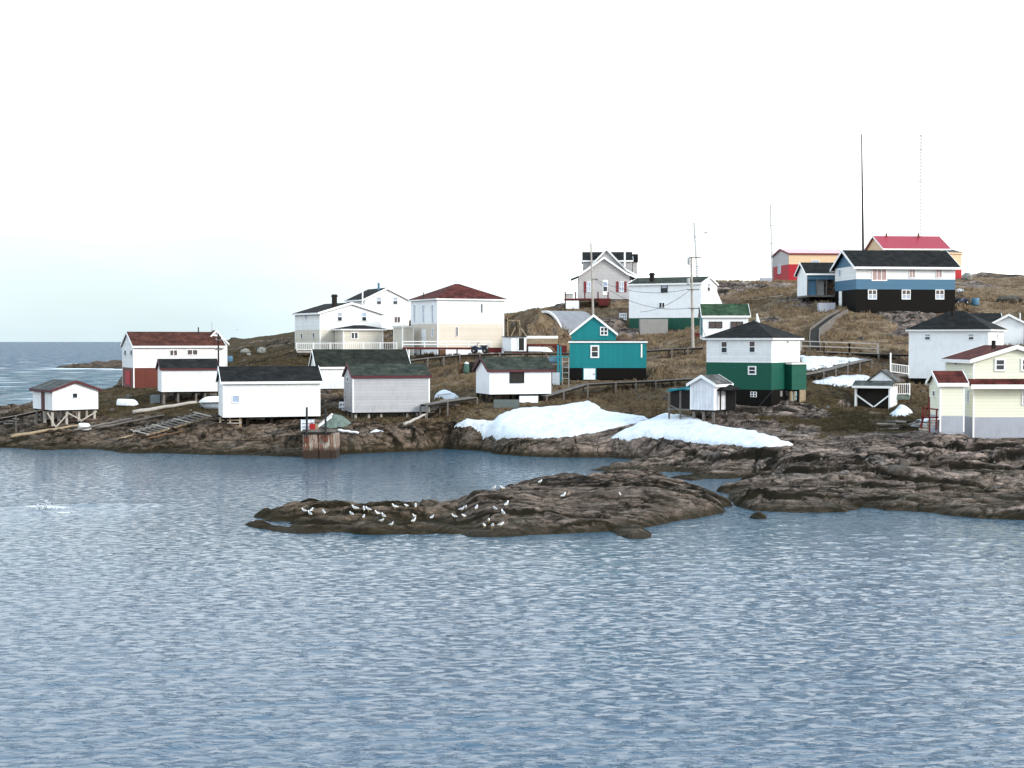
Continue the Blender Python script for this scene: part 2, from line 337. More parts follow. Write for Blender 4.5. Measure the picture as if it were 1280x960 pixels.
G = {
 'hut':    geo('L', 41, 66, 122, 131, 5.2, 513, 0.9),
 'redbase': geo('L', 153, 167, 280, 160, 6.5, 485),
 'redwing': geo('L', 253, 257, 284, 166, 6.0, 470),
 'stiltshed': geo('L', 197, 202, 272, 139, 4.0, 490, 0.5),
 'bigshed': geo('L', 273, 279, 400, 122, 5.0, 522, 0.25),
 'darkroof': geo('L', 388, 396, 512, 141, 6.0, 486),
 'greyshed': geo('L', 430, 441, 537, 124, 4.6, 516, 0.6),
 'gable':  geo('L', 369, 400, 477, 164, 7.5, 437),
 'gableext': geo('L', 424, 429, 479, 161.5, 3.5, 437, th=22),
 'backhouse': geo('L', 434, 456, 511, 195, 7.0, 412),
 'hiphouse': geo('L', 514, 547, 630, 157, 7.5, 446),
 'hipporch': geo('L', 499, 503, 517, 160, 2.0, 446, th=35),
 'winshed': geo('L', 595, 612, 689, 127, 4.2, 493, 0.6),
 'teal':   geo('R', 712, 808, 809, 134, 7.0, 474, th=-4),
 'tealup': geo('R', 714, 770, 771, 134.7, 6.0, 474, th=-4),
 'cottage': geo('R', 723, 787, 788, 184, 9.0, 374, th=-2),
 'cottageup': geo('R', 729, 790, 791, 188, 5.0, 374, th=-2),
 'whitegreen': geo('R', 786, 876, 896, 168, 6.0, 412),
 'smallgreen': geo('L', 875, 879, 935, 150, 4.0, 424),
 'greenhouse': geo('R', 883, 964, 1000, 120, 6.0, 509),
 'greenext': geo('R', 990, 1008, 1009, 122.5, 3.0, 487, 0.9, th=28),
 'peelshed': geo('R', 863, 893, 912, 113, 2.6, 513, 0.3),
 'bluehouse': geo('L', 1043, 1070, 1193, 162, 7.0, 390),
 'openshed': geo('L', 996, 1009, 1045, 170, 4.5, 369, 0.25),
 'buff':   geo('L', 965, 986, 1056, 200, 8.0, 352),
 'redroof': geo('L', 1080, 1105, 1184, 212, 9.0, 352),
 'redroofwing': geo('L', 1178, 1184, 1201, 211, 7.0, 352, th=25),
 'hipwhite': geo('R', 1136, 1235, 1254, 129, 6.0, 474, 0.6),
 'rightshed': geo('L', 1240, 1242, 1279, 150, 5.0, 440),
 'rightback': geo('L', 1196, 1200, 1252, 154, 5.0, 440),
 'yellow': geo('L', 1182, 1216, 1322, 104, 6.5, 547),
 'yellowporch': geo('L', 1162.5, 1174.5, 1206, 102.2, 2.6, 540),
 'frameshed': geo('R', 1069, 1113, 1122, 122, 3.0, 508, 0.2),
}
# ------------------------------------------------------------------ land: shoreline and heights
shore = [W(*p).xy for p in [(-260, 547), (-100, 551), (0, 560), (60, 562), (110, 561), (150, 566), (200, 566), (250, 568), (300, 569), (340, 570), (380, 571),
    (425, 569), (470, 566), (520, 564), (560, 561), (600, 563), (632, 569), (660, 571), (700, 572), (760, 573), (812, 576), (790, 581), (728, 588), (760, 590),
    (800, 591), (850, 590), (878, 592), (832, 599), (870, 601), (920, 597), (962, 597), (945, 603), (918, 606), (902, 613), (915, 621), (929, 635), (955, 640), (1000, 641), (1050, 641),
    (1078, 636), (1100, 638), (1150, 641), (1200, 646), (1280, 650), (1500, 656)]]
shore = [tuple(p) for p in shore] + [(60, 66), (150, 60), (190, 340)] + [XD(300, 345), XD(160, 300), XD(152, 215), XD(147, 180), XD(105, 166), XD(30, 159), XD(-260, 160)]
reef = [tuple(W(*p).xy) for p in [(300, 655), (335, 664), (380, 667), (420, 666), (445, 668), (480, 668), (520, 669), (560, 668), (590, 670), (645, 671), (680, 669), (720, 664), (780, 663),
    (820, 655), (860, 648), (905, 640), (921, 633), (911, 623), (885, 616), (870, 615), (800, 612), (720, 613), (640, 618), (600, 634), (560, 632), (510, 631), (470, 634), (430, 638), (385, 638), (350, 640), (318, 647)]]
skerries = [(70, 790, 666, 26, 2.2), (70, 612, 668, 34, 1.3), (70, 386, 662, 42, 1.6), (70, 565, 665, 16, 1.0), (76, 948, 647, 12, 0.7), (0, 300, 656, 0, 0)]
CP = [(-150, 520, 150), (-100, 545, 133), (0, 551, 132), (0, 530, 139), (0, 515, 150), (60, 556, 123), (60, 535, 129.5), (100, 534, 130), (30, 533, 131), (60, 513, 146), (90, 502, 151), (120, 502, 150), (140, 488, 156), (150, 560, 120),
  (150, 541, 125), (150, 516, 136), (160, 497, 146), (200, 485, 160), (180, 526, 130), (220, 556, 119.5), (220, 537, 125), (220, 513, 134), (235, 501, 141), (255, 532, 122.5), (300, 560, 117.5), (330, 534, 121.5),
  (330, 528, 127), (400, 546, 118), (420, 522, 124), (440, 502, 131), (440, 532, 121), (530, 535, 121), (260, 471, 165), (300, 462, 165), (330, 451, 180), (350, 441, 200), (300, 439, 210), (320, 428, 240), (300, 424, 262), (345, 420, 262),
  (370, 414, 262), (400, 491, 140), (500, 490, 139), (510, 472, 145), (540, 482, 138), (560, 468, 143), (540, 458, 149), (520, 450, 154), (600, 452, 147), (500, 446, 158), (560, 449, 154), (630, 444, 156),
  (370, 443, 163), (440, 440, 165), (495, 438, 165), (512, 412, 195), (450, 413, 198), (425, 410, 215), (645, 441, 157), (640, 402, 172), (705, 385, 200), (720, 380, 194),
  (650, 391, 160), (660, 389, 162), (672, 389, 164), (682, 393, 164.5), (690, 401, 164.5), (696, 413, 163.5), (699, 428, 162), (665, 413, 158), (645, 425, 157), (680, 413, 160), (700, 443, 158), (715, 384, 183), (750, 377, 185), (790, 376, 185), (790, 415, 168), (850, 415, 167), (900, 400, 172), (760, 395, 176), (780, 402, 172), (600, 510, 126), (650, 514, 125), (690, 499, 129),
  (620, 497, 131), (712, 478, 134), (808, 477, 134), (850, 472, 136), (820, 452, 144), (840, 442, 150), (860, 441, 149), (870, 447, 145), (878, 457, 141), (700, 502, 129), (760, 502, 128), (800, 496, 129), (580, 536, 121),
  (640, 548, 117), (700, 550, 115.5), (740, 508, 126), (780, 522, 121), (800, 512, 123), (850, 522, 117), (900, 542, 110), (980, 559, 101.5), (1000, 560, 101), (1180, 549, 103.5), (1000, 521, 115), (1100, 536, 108),
  (900, 520, 115), (950, 516, 117), (1050, 516, 117), (1070, 511, 121), (1130, 502, 125), (1280, 556, 101), (1100, 580, 93), (1200, 590, 91), (1280, 600, 88), (1000, 590, 92), (940, 600, 89), (1000, 622, 82.5), (1100, 618, 83.5),
  (1200, 622, 83), (760, 548, 113), (700, 561, 112), (850, 556, 108.5), (850, 571, 104), (880, 576, 101), (780, 586, 106), (1010, 441, 138), (1060, 441, 138), (1130, 447, 138), (1130, 472, 132), (1060, 462, 133), (1040, 482, 128), (1010, 462, 132),
  (950, 402, 160), (950, 432, 148), (1000, 402, 158), (1040, 391, 163), (1100, 390.8, 161.5), (1190, 390.8, 161.5), (1060, 390.8, 161.5), (1100, 421, 148), (1000, 382, 168), (950, 372, 178), (900, 362, 185), (900, 352, 192), (950, 354, 198), (965, 353, 200),
  (1000, 362, 182), (1040, 354, 200), (1200, 352, 205), (1212, 343, 209), (1240, 344, 210), (1280, 345, 208), (1220, 377, 170), (1270, 381, 170), (1230, 391, 160), (1200, 362, 190), (1260, 397, 154), (1280, 411, 148), (1135, 496, 129), (1240, 482, 133)]
pts = [tuple(P(*c)) for c in CP] + [(-60, 150, 1.5), (-75, 150, 1.2), (60, 300, 7), (0, 300, 5), (-60, 300, 4), (130, 300, 8), (130, 200, 16), (140, 150, 7), (80, 104, 1.6), (80, 90, 0.7), (110, 110, 2), (20, 250, 12), (70, 250, 14), (-20, 250, 10)]
pts = np.array(pts); cx, cy, cz = pts.T
def tps_k(r2): return np.where(r2 < 1e-9, 0, 0.5 * r2 * np.log(np.maximum(r2, 1e-9)))
n_ = len(pts); K = tps_k((cx[:, None] - cx) ** 2 + (cy[:, None] - cy) ** 2) + np.eye(n_) * 1.5
Q = np.stack([np.ones(n_), cx, cy], 1); A = np.block([[K, Q], [Q.T, np.zeros((3, 3))]])
sol = np.linalg.solve(A, np.concatenate([cz, np.zeros(3)]))
def tps(x, y):
    r = sol[n_] + sol[n_ + 1] * x + sol[n_ + 2] * y
    for i in range(n_): r = r + sol[i] * tps_k((x - cx[i]) ** 2 + (y - cy[i]) ** 2)
    return r
SNOW = [
    ('largest snow bank, below the small white shed with dark square window', [(566, 542), (577, 535), (585, 526), (592, 528), (604, 529), (614, 529), (628, 519), (645, 513), (690, 511), (715, 507), (737, 503), (755, 514), (780, 519), (806, 522), (812, 526), (790, 530), (773, 535), (758, 538), (735, 542), (715, 546), (700, 549), (670, 549), (640, 549), (612, 546), (590, 543)], .38, .4),
    ('long tapering snow bank below the peeling little shed', [(764, 546), (782, 537), (806, 527), (830, 518), (850, 520), (890, 531), (940, 540), (994, 556), (975, 560), (960, 563), (948, 562), (920, 557), (880, 554), (830, 550), (790, 549)], .28, .4),
    ('snow strip under the railed boardwalk', [(998, 447), (1010, 448), (1040, 447), (1072, 449), (1088, 447), (1070, 452), (1040, 458), (1014, 464), (1002, 461)], .35),
    ('flat snow patch behind the small shed with white diagonal braces', [(1014, 479), (1030, 474), (1052, 469), (1085, 471), (1092, 476), (1070, 482), (1050, 485), (1030, 482)], .35),
    ('small pointed snow heap right of the shed with white diagonal braces', [(1112, 519), (1120, 512), (1128, 509), (1141, 516), (1135, 521), (1122, 522)], .75, .5),
    ('snow remnant beside the red steps of the yellow house', [(1136, 533), (1141, 528), (1158, 525), (1172, 523), (1170, 528), (1150, 535)], .25, .3),
    ('small snow mound by the walkway behind the grey shed', [(543, 498), (550, 492), (558, 490), (566, 494), (572, 497), (560, 499)], .5, .4),
    ('thin snow scrap on the rocks below the grey shed', [(455, 545), (468, 543), (485, 544), (470, 547)], .15, .2),
    ('thin snow scrap behind the quad bike right of the blue banded house', [(1192, 365), (1196, 361), (1206, 363), (1204, 366)], .2, .3),
]
def gp0(px, py):                                   # where a ray meets the smooth lie of the land
    D = np.arange(70, 240, 0.2); r = ray(px, py); x, y, z = r.x / r.y * D, D, CAMZ + r.z / r.y * D
    k = np.argmax(z <= np.maximum(tps(x, y) * (1 - np.exp(-np.maximum(sdf_poly(shore, x, y), 0) / 0.8)), 0.0)); return (x[k], y[k])
SNOWP = [[gp0(*p) for p in sn[1]] for sn in SNOW]
gx = np.unique(np.round(np.concatenate([np.arange(-150, -62, 4), np.arange(-62, 62, 0.135), np.arange(62, 200, 4)]), 3))
gy = np.unique(np.round(np.concatenate([np.arange(62, 114, 0.13), np.arange(114, 140, 0.22), np.arange(140, 215, 0.5), np.arange(215, 350, 2.0)]), 3))
X, Y = np.meshgrid(gx, gy)
wx = X + 0.9 * fbm(X / 4, Y / 4, 3, 4); wy = Y + 1.3 * fbm(X / 4, Y / 4, 9, 4)
sd_main = sdf_poly(shore, wx, wy); sd_reef = sdf_poly(reef, wx, wy)
Z0 = np.maximum(tps(X, Y), 0.5)
def lines(x, y, ang, sx, sy):                     # coordinates along / across rock bedding
    c, s = math.cos(ang), math.sin(ang); return (x * c + y * s) / sx, (-x * s + y * c) / sy
rock_zone = np.clip(1 - sstep(1.6, 3.0, Z0 + 0.9 * fbm(X / 6, Y / 6, 21, 3) - 0.6 * sstep(0, 15, X) * (Y < 119)), 0, 1)
outcrop = sstep(0.14, 0.30, fbm(X / 9, Y / 9, 33, 4)) * (Z0 > 2)
rockm = np.maximum(rock_zone, outcrop * 0.9)
u1, v1 = lines(X + 1.2 * fbm(X / 5, Y / 5, 41, 3), Y + 1.2 * fbm(X / 5, Y / 5, 42, 3), 0.30, 5.5, 2.0)
f1, f2, cid = worley(u1, v1, 5); crack1 = f2 - f1
u2, v2 = lines(X + .5 * fbm(X / 2, Y / 2, 43, 3), Y + .5 * fbm(X / 2, Y / 2, 44, 3), -0.25, 1.9, 0.9)
g1, g2, cid2 = worley(u2, v2, 15); crack2 = g2 - g1
slab = (cid - 0.5) * 0.42 + 0.10 * (1 - f1) - 0.42 * (1 - sstep(0.0, 0.09, crack1)) + ((cid2 - 0.5) * 0.20 - 0.20 * (1 - sstep(0.0, 0.13, crack2))) * (0.5 + cid)
strata = np.abs(fbm(lines(wx, wy, 0.22, 4.5, 0.85)[0], lines(wx, wy, 0.22, 4.5, 0.85)[1], 53, 4))
slab = slab + 0.30 * (0.22 - strata) + 0.05 * fbm(X / 0.45, Y / 0.35, 54, 3)
slab = slab + 0.20 * fbm(X / 1.3, Y / 0.9, 51, 4) + 0.35 * fbm(X / 5, Y / 3, 52, 3)
turf = 0.30 * fbm(X / 3.2, Y / 2.6, 61, 4) + 0.16 * fbm(X / 0.9, Y / 0.8, 62, 3) + 0.06 * vnoise(X / 0.35, Y / 0.35, 63)
def inner(sd, base, detail, edge):
    e = 1 - np.exp(-np.maximum(sd, 0) / edge)
    return np.where(sd > 0, np.maximum(base * e + detail * (0.45 + 0.55 * e), -0.5), np.maximum(0.45 * sd, -3))
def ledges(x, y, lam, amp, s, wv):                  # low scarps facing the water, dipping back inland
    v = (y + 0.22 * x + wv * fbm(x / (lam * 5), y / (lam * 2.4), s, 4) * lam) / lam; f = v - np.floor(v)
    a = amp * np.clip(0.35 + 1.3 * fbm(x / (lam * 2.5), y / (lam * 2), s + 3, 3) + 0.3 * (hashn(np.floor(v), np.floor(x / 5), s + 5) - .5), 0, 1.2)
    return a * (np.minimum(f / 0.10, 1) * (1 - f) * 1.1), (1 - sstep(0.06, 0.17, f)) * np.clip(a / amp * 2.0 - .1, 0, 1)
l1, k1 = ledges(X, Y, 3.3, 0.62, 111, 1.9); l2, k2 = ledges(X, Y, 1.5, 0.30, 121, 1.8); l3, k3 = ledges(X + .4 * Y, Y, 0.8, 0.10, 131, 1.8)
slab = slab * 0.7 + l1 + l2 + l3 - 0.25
ledge_shade = np.clip(k1 + 0.9 * k2 + 0.4 * k3, 0, 1)  # shade at the foot and face of each scarp, painted as a colour mask
det = slab * rockm + turf * (1 - rockm)
for p_ in SNOWP:
    m_ = 0.9 * sstep(-1.2, 0.6, sdf_poly(p_, X, Y)); det = det * (1 - m_)
fadefar = 1 - 0.4 * sstep(180, 260, Y)
H_main = inner(sd_main, Z0, det * fadefar * np.minimum(1, 0.6 + Z0 / 2.5), 0.7)
# reef: a long whaleback, high at the right, low broken ledges at the left
rx0, ry0 = W(560, 650).xy
prof = 0.30 - 0.12 * (X < -5) + (0.80 + 0.20 * sstep(0, 4, X)) * sstep(-3.3, -1.8, X + 0.15 * (Y - 76)) * (1 - sstep(5.0, 14.5, X)) + 0.30 * sstep(-14, -8, X) * (1 - sstep(-8, -2, X)) * sstep(71, 76, Y)
asym = 0.35 + 0.65 * sstep(68.5, 78, Y + 0.12 * np.abs(X - 4))
H_reef = inner(sd_reef, prof * asym * (0.9 + 0.25 * fbm(X / 4, Y / 4, 71, 2)), (slab + 0.12) * (0.42 + 0.22 * (prof - 0.3)) + np.where(X < -3, 0.62 * fbm(X / 2.4, Y / 1.3, 72, 4) + 0.04, 0), 0.45)
Z = np.maximum(H_main, H_reef)
for (D_, px_, py_, hw, dp) in skerries:
    if not hw: continue
    p = W(px_, py_); a = hw / F * p.y
    q = ((X - p.x) / a) ** 2 + ((Y - p.y) / dp) ** 2 + 0.5 * fbm(X / 1.2, Y / 1.2, 77, 3)
    Z = np.where(q < 1, np.maximum(Z, np.clip(0.30 + 0.3 * slab, 0.08, 0.6) * np.clip(1 - q, 0, 1) - 0.03), Z)
for g in G.values():                              # building plots cut into the slope
    lx = (X - g['o'].x) * g['u'].x + (Y - g['o'].y) * g['u'].y; ly = (X - g['o'].x) * g['n'].x + (Y - g['o'].y) * g['n'].y
    ox = np.maximum(np.maximum(-lx, lx - g['w']), 0); oy = np.maximum(np.maximum(-ly, ly - g['d']), 0)
    dd = np.hypot(ox, oy); front = (ly < 0) & (lx > -1) & (lx < g['w'] + 1)
    Z = np.where(Z > 0.2, np.minimum(Z, np.maximum(g['zb'] - 0.04 - g['clear'], 0.15) + np.where(front, 0.10, 1.0) * dd), Z)
for k_, g in G.items():                           # ground made up to the sills of buildings that have no stilts
    if g['clear']: continue
    lx = (X - g['o'].x) * g['u'].x + (Y - g['o'].y) * g['u'].y; ly = (X - g['o'].x) * g['n'].x + (Y - g['o'].y) * g['n'].y
    ox = np.maximum(np.maximum(-lx, lx - g['w']), 0); oy = np.maximum(np.maximum(-ly, ly - g['d']), 0)
    Z = np.where(Z > 0.2, np.maximum(Z, np.minimum(g['zb'] - 0.10 - 0.55 * np.hypot(ox, oy) + 0.10 * fbm(X, Y, 140, 3), Z + 2.5)), Z)
def hgt(x, y):
    i = min(max(int(np.searchsorted(gx, x)) - 1, 0), len(gx) - 2); j = min(max(int(np.searchsorted(gy, y)) - 1, 0), len(gy) - 2)
    a = (x - gx[i]) / (gx[i + 1] - gx[i]); b = (y - gy[j]) / (gy[j + 1] - gy[j])
    return float((Z[j, i] * (1 - a) + Z[j, i + 1] * a) * (1 - b) + (Z[j + 1, i] * (1 - a) + Z[j + 1, i + 1] * a) * b)
def gp(px, py, d0=60.0, d1=330.0):                # the ground seen at a spot of the photo
    D = d0
    while D < d1:
        p = P(px, py, D)
        if p.z <= max(hgt(p.x, p.y), 0.0): return p
        D += 0.2
    return P(px, py, 200)
slope = np.hypot(np.gradient(Z, axis=1) / np.gradient(gx)[None, :], np.gradient(Z, axis=0) / np.gradient(gy)[:, None])
grass = np.clip((1 - rockm) + 0.25 * fbm(X / 2, Y / 2, 81, 3), 0, 1) * (1 - 0.6 * sstep(0.7, 1.5, slope)) * (Z > 1.0)
crk_shade = np.clip(0.8 * (1 - sstep(0.0, 0.06, crack1)) + 0.4 * (1 - sstep(0.0, 0.08, crack2)) + ledge_shade, 0, 1) * rockm  # dark cracks plus the painted ledge shade
dry = sstep(110, 150, Y + 12 * fbm(X / 12, Y / 12, 91, 3)) * sstep(-30, 5, X + 14 * fbm(X / 15, Y / 15, 92, 2)) # straw-coloured turf up the hill, brown heath on the low left shore

w = NT('rock_and_turf'); at = {k: w.n('ShaderNodeAttribute', attribute_name=k).outputs['Fac'] for k in ('grass', 'crk_shade', 'dry', 'cell', 'moss')}
ge = w.n('ShaderNodeNewGeometry').outputs['Position']; se = w.n('ShaderNodeSeparateXYZ'); w.l(ge, se.inputs[0])
n1 = w.noise(ge, 0.35, 7, 0.65, 0.5); n2 = w.noise(ge, 1.5, 8, 0.78); n3 = w.noise(ge, 5.0, 5, 0.8); n4 = w.noise(w.scaled(ge, (0.5, 1.4, 3.0)), 1.1, 6, 0.65, 0.6)
rock = w.ramp(n1, [(0.30, (0.045, 0.042, 0.042)), (0.42, (0.150, 0.118, 0.100)), (0.52, (0.275, 0.210, 0.178)), (0.60, (0.155, 0.124, 0.106)), (0.72, (0.225, 0.205, 0.196))])
rock = w.mix(0.75, rock, w.ramp(n4, [(0.36, 0.30), (0.50, 0.95), (0.64, 1.75)]), 'MULTIPLY')
rock = w.mix(0.45, rock, w.ramp(at['cell'], [(0.0, 0.5), (1.0, 1.45)]), 'MULTIPLY')
rock = w.mix(0.42, rock, w.ramp(n3, [(0.36, 0.3), (0.64, 1.7)]), 'MULTIPLY')
rock = w.mix(w.math('MULTIPLY', w.ramp(n2, [(0.56, 0.0), (0.68, 1.0)]), 0.5), rock, (0.020, 0.018, 0.012))
dn = w.n('ShaderNodeTexNoise', i_Scale=0.5, i_Detail=4); w.l(ge, dn.inputs['Vector'])
dv = w.n('ShaderNodeVectorMath', operation='MULTIPLY_ADD'); w.l(dn.outputs['Color'], dv.inputs[0]); dv.inputs[1].default_value = (3.2, 3.2, 0.5); w.l(ge, dv.inputs[2])
for sc_, wd_, st_ in (((0.22, 0.62, 0.5), 0.045, 0.9), ((0.60, 1.5, 1.0), 0.05, 0.6)):      # joints in the bedrock
    vo = w.n('ShaderNodeTexVoronoi', feature='DISTANCE_TO_EDGE', i_Scale=1.0); w.l(w.scaled(dv.outputs[0], sc_), vo.inputs['Vector'])
    rock = w.mix(w.math('MULTIPLY', w.ramp(vo.outputs['Distance'], [(0.0, 1.0), (wd_, 0.0)]), st_), rock, (0.012, 0.010, 0.008))
rock = w.mix(w.math('MULTIPLY', at['crk_shade'], 0.97), rock, (0.009, 0.008, 0.006))  # cracks and ledge shade painted into the rock colour
rock = w.mix(w.math('MULTIPLY', at['moss'], w.ramp(n1, [(0.40, 1.0), (0.62, 0.45)])), rock, w.mix(1.0, rock, (0.47, 0.43, 0.34), 'MULTIPLY'))
heath = w.ramp(n2, [(0.34, (0.012, 0.009, 0.006)), (0.45, (0.044, 0.031, 0.018)), (0.55, (0.078, 0.056, 0.031)), (0.68, (0.040, 0.036, 0.016))])
straw = w.ramp(n2, [(0.34, (0.026, 0.017, 0.011)), (0.43, (0.115, 0.080, 0.050)), (0.52, (0.235, 0.168, 0.108)), (0.60, (0.165, 0.122, 0.076)), (0.70, (0.070, 0.060, 0.026))])
straw = w.mix(w.ramp(n1, [(0.45, 0.0), (0.60, 0.75)]), straw, w.mix(0.5, heath, (0.085, 0.045, 0.035)))
turfc = w.mix(at['dry'], heath, straw)
turfc = w.mix(0.8, turfc, w.ramp(n3, [(0.36, 0.3), (0.64, 1.8)]), 'MULTIPLY')
gmask = w.ramp(w.math('ADD', at['grass'], w.math('MULTIPLY', w.math('SUBTRACT', n2, 0.5), 0.9)), [(0.42, 0.0), (0.56, 1.0)])
col = w.mix(gmask, rock, turfc)
zz = w.math('ADD', se.outputs['Z'], w.math('MULTIPLY', w.math('SUBTRACT', n2, 0.5), 0.9))
olive = w.mix(w.ramp(n1, [(0.4, 0.0), (0.6, 0.6)]), col, w.mix(0.5, col, (0.040, 0.036, 0.016)))
col = w.mix(w.ramp(w.math('MULTIPLY', zz, 0.5), [(0.25, 1.0), (0.8, 0.0)]), col, olive)
tide = w.ramp(zz, [(0.18, 1.0), (0.50, 0.0)])     # weed and wet rock along the tide line
col = w.mix(w.math('MULTIPLY', tide, 0.85), col, w.mix(n3, (0.012, 0.010, 0.007), (0.034, 0.026, 0.012)))
w.l(col, w.b.inputs['Base Color']); w.b.inputs['Specular IOR Level'].default_value = 0.05
w.l(w.mix(tide, (0.95, 0.95, 0.95), (0.7, 0.7, 0.7)), w.b.inputs['Roughness'])
b1 = w.bump(w.math('ADD', n2, w.math('MULTIPLY', n4, 0.8)), 0.7, 0.35); w.bump(n3, 0.45, 0.10, b1)
land = grid_mesh('terrain', X, Y, Z, w.m, dict(grass=grass, crk_shade=crk_shade, dry=dry, cell=cid * .6 + cid2 * .4, moss=np.clip((1 - sstep(-6, 14, X)) * (Y > 112) + (0.40 + 0.6 * (1 - sstep(-7, 0, X))) * (sd_reef > -1), 0, 1))); tag(land, kind='structure')

# a low headland out at sea behind the left house
hx, hy = np.meshgrid(np.linspace(-185, -100, 150), np.linspace(440, 640, 120))
ccx, ccy = -110, 540
q = 1 - ((np.maximum(0, ccx - hx)) / (62 + 6 * fbm(hx / 14, hy / 14, 5, 3))) - ((hy - ccy - 0.2 * (hx - ccx)) / 62) ** 2
hz = np.clip(q, -1, 1) * 4.4 + 1.3 * fbm(hx / 10, hy / 8, 6, 5) * (q > 0) + 0.8 * fbm(hx / 3, hy / 3, 7, 3) * (q > 0)
o0 = np.zeros_like(hx); head = grid_mesh('headland', hx, hy, hz, w.m, dict(grass=o0, crk_shade=o0, dry=o0, cell=o0 + .1, moss=o0 + 1)); tag(head, kind='structure')

# ------------------------------------------------------------------ water: wind sea with real waves near the camera
rows = [20.0]
while rows[-1] < 135: rows.append(rows[-1] + max(0.07, rows[-1] ** 2 / (CAMZ * F) * 0.95))
while rows[-1] < 700: rows.append(rows[-1] * 1.02)
rows += [900, 1300, 2000, 4000, 8000, 16000, 40000]
cols = np.concatenate([[-30000, -8000, -3000, -1200], np.linspace(-600, -70, 60)[:-1], np.arange(-70, 60, 0.16), np.linspace(60, 600, 60), [1200, 3000, 8000, 30000]])
wxg, wyg = np.meshgrid(cols, np.array([-200, -60, 0] + rows))
dy = np.gradient(wyg, axis=0); dx = np.gradient(wxg, axis=1)
rng = np.random.RandomState(4); wz = np.zeros_like(wxg)
jx = wxg + 1.6 * fbm(wxg / 7, wyg / 7, 101, 2); jy = wyg + 1.6 * fbm(wxg / 7, wyg / 7, 102, 2)
for i in range(46):
    lam = 0.45 * (4.2) ** (i / 45.0) * rng.uniform(0.9, 1.1); ang = math.radians(-78 + rng.normal(0, 30)); amp = 0.0030 * lam ** 0.7 * rng.uniform(0.6, 1.3)
    kx, ky = math.cos(ang) / lam, math.sin(ang) / lam
    ok = sstep(0.5, 0.25, np.abs(dy * ky)) if False else (1 - sstep(0.22, 0.42, np.abs(dy * ky))) * (1 - sstep(0.22, 0.42, np.abs(dx * kx)))
    s = np.sin(2 * np.pi * (jx * kx + jy * ky) + rng.uniform(0, 6.28)); wz += amp * ok * (s - 0.35 * np.abs(s) + 0.2)
gust = 0.75 + 0.55 * fbm(wxg / 22, wyg / 30, 103, 3)
nearland = np.ones_like(wz)
sdm = sdf_poly(shore, wxg, wyg); sdr = sdf_poly(reef, wxg, wyg); sdl = -np.maximum(sdm, sdr)   # metres out from the land
seaside = (sdm < 0) & (wyg > 140)
wz *= gust * (0.35 + 0.65 * sstep(0, 14, sdl))
for (px_, py_, hw, hh, dp) in [(75, 634, 75, 0.16, 1.0), (40, 640, 45, 0.12, 0.8), (150, 631, 60, 0.10, 0.9)]:      # swell rising over a shoal
    p = W(px_, py_); wz += hh * np.exp(-((wxg - p.x) / (hw / F * p.y)) ** 2 - ((wyg - p.y - 0.08 * (wxg - p.x)) / dp) ** 2) * (1 + 0.5 * fbm(wxg / 1.5, wyg / 0.8, 55, 3))
fo = np.zeros_like(wz)
ed = fbm(wxg / 1.6, wyg / 1.1, 104, 4); big = fbm(wxg / 9, wyg / 9, 105, 2)
fo += (1 - sstep(0.15, 1.1, np.abs(sdl + 0.5 * ed))) * sstep(-0.05, 0.35, ed + big * 0.8) * (wyg < 102) * 0.42
for (px_, py_, hw, dp, st) in [(58, 636, 26, 0.45, 1.0), (84, 641, 14, 0.22, 0.8), (30, 640, 14, 0.2, .7)]:
    p = W(px_, py_); fo += st * np.exp(-((wxg - p.x) / (hw / F * p.y)) ** 2 - ((wyg - p.y) / dp) ** 2) * (0.5 + 1.2 * sstep(-0.1, 0.3, fbm(wxg / .8, wyg / .4, 56, 3)))
# breakers along the far headland
for (x0, y0, x1, y1, wd) in [(-185, 545, -118, 515, 5), (-160, 490, -96, 470, 12), (-190, 500, -150, 484, 5), (-170, 560, -128, 575, 6)]:
    t = np.clip(((wxg - x0) * (x1 - x0) + (wyg - y0) * (y1 - y0)) / ((x1 - x0) ** 2 + (y1 - y0) ** 2), 0, 1)
    dd = np.hypot(wxg - x0 - t * (x1 - x0), wyg - y0 - t * (y1 - y0)); fo += 1.3 * np.exp(-(dd / wd) ** 2) * sstep(-0.35, 0.15, fbm(wxg / 9, wyg / 7, 57, 3))
caps = sstep(0.40, 0.52, fbm(wxg / 6.0, wyg / 7.0, 58, 3)) * sstep(160, 220, wyg) * (1 - sstep(620, 900, wyg)); fo += 0.75 * caps
w = NT('sea_water'); ge = w.n('ShaderNodeNewGeometry').outputs['Position']; fa = w.n('ShaderNodeAttribute', attribute_name='foam').outputs['Fac']; ca = w.n('ShaderNodeAttribute', attribute_name='calm').outputs['Fac']
n1 = w.noise(w.scaled(ge, (0.62, 1.3, 1)), 2.9, 4, 0.62, 0.25); n2 = w.noise(w.scaled(ge, (0.6, 1.2, 1)), 6.0, 3, 0.6); n3 = w.noise(w.scaled(ge, (0.4, 1.0, 1)), 0.16, 5, 0.6, 0.4)
fn = w.noise(ge, 2.6, 6, 0.75)
fm = w.ramp(w.math('ADD', fa, w.math('MULTIPLY', w.math('SUBTRACT', fn, 0.55), 1.1)), [(0.35, 0.0), (0.62, 1.0)])
ra0 = w.n('ShaderNodeAttribute', attribute_name='chop').outputs['Fac']; ng = w.noise(w.scaled(ge, (0.42, 0.05, 1)), 1.0, 5, 0.75)
body = w.mix(ca, (0.034, 0.078, 0.128), (0.042, 0.095, 0.130)); body = w.mix(w.math('MULTIPLY', ra0, w.ramp(ng, [(0.50, 0.0), (0.66, 0.9)])), body, (0.085, 0.14, 0.17)); body = w.mix(w.math('MULTIPLY', ra0, w.ramp(ng, [(0.36, 0.8), (0.48, 0.0)])), body, (0.004, 0.012, 0.022))
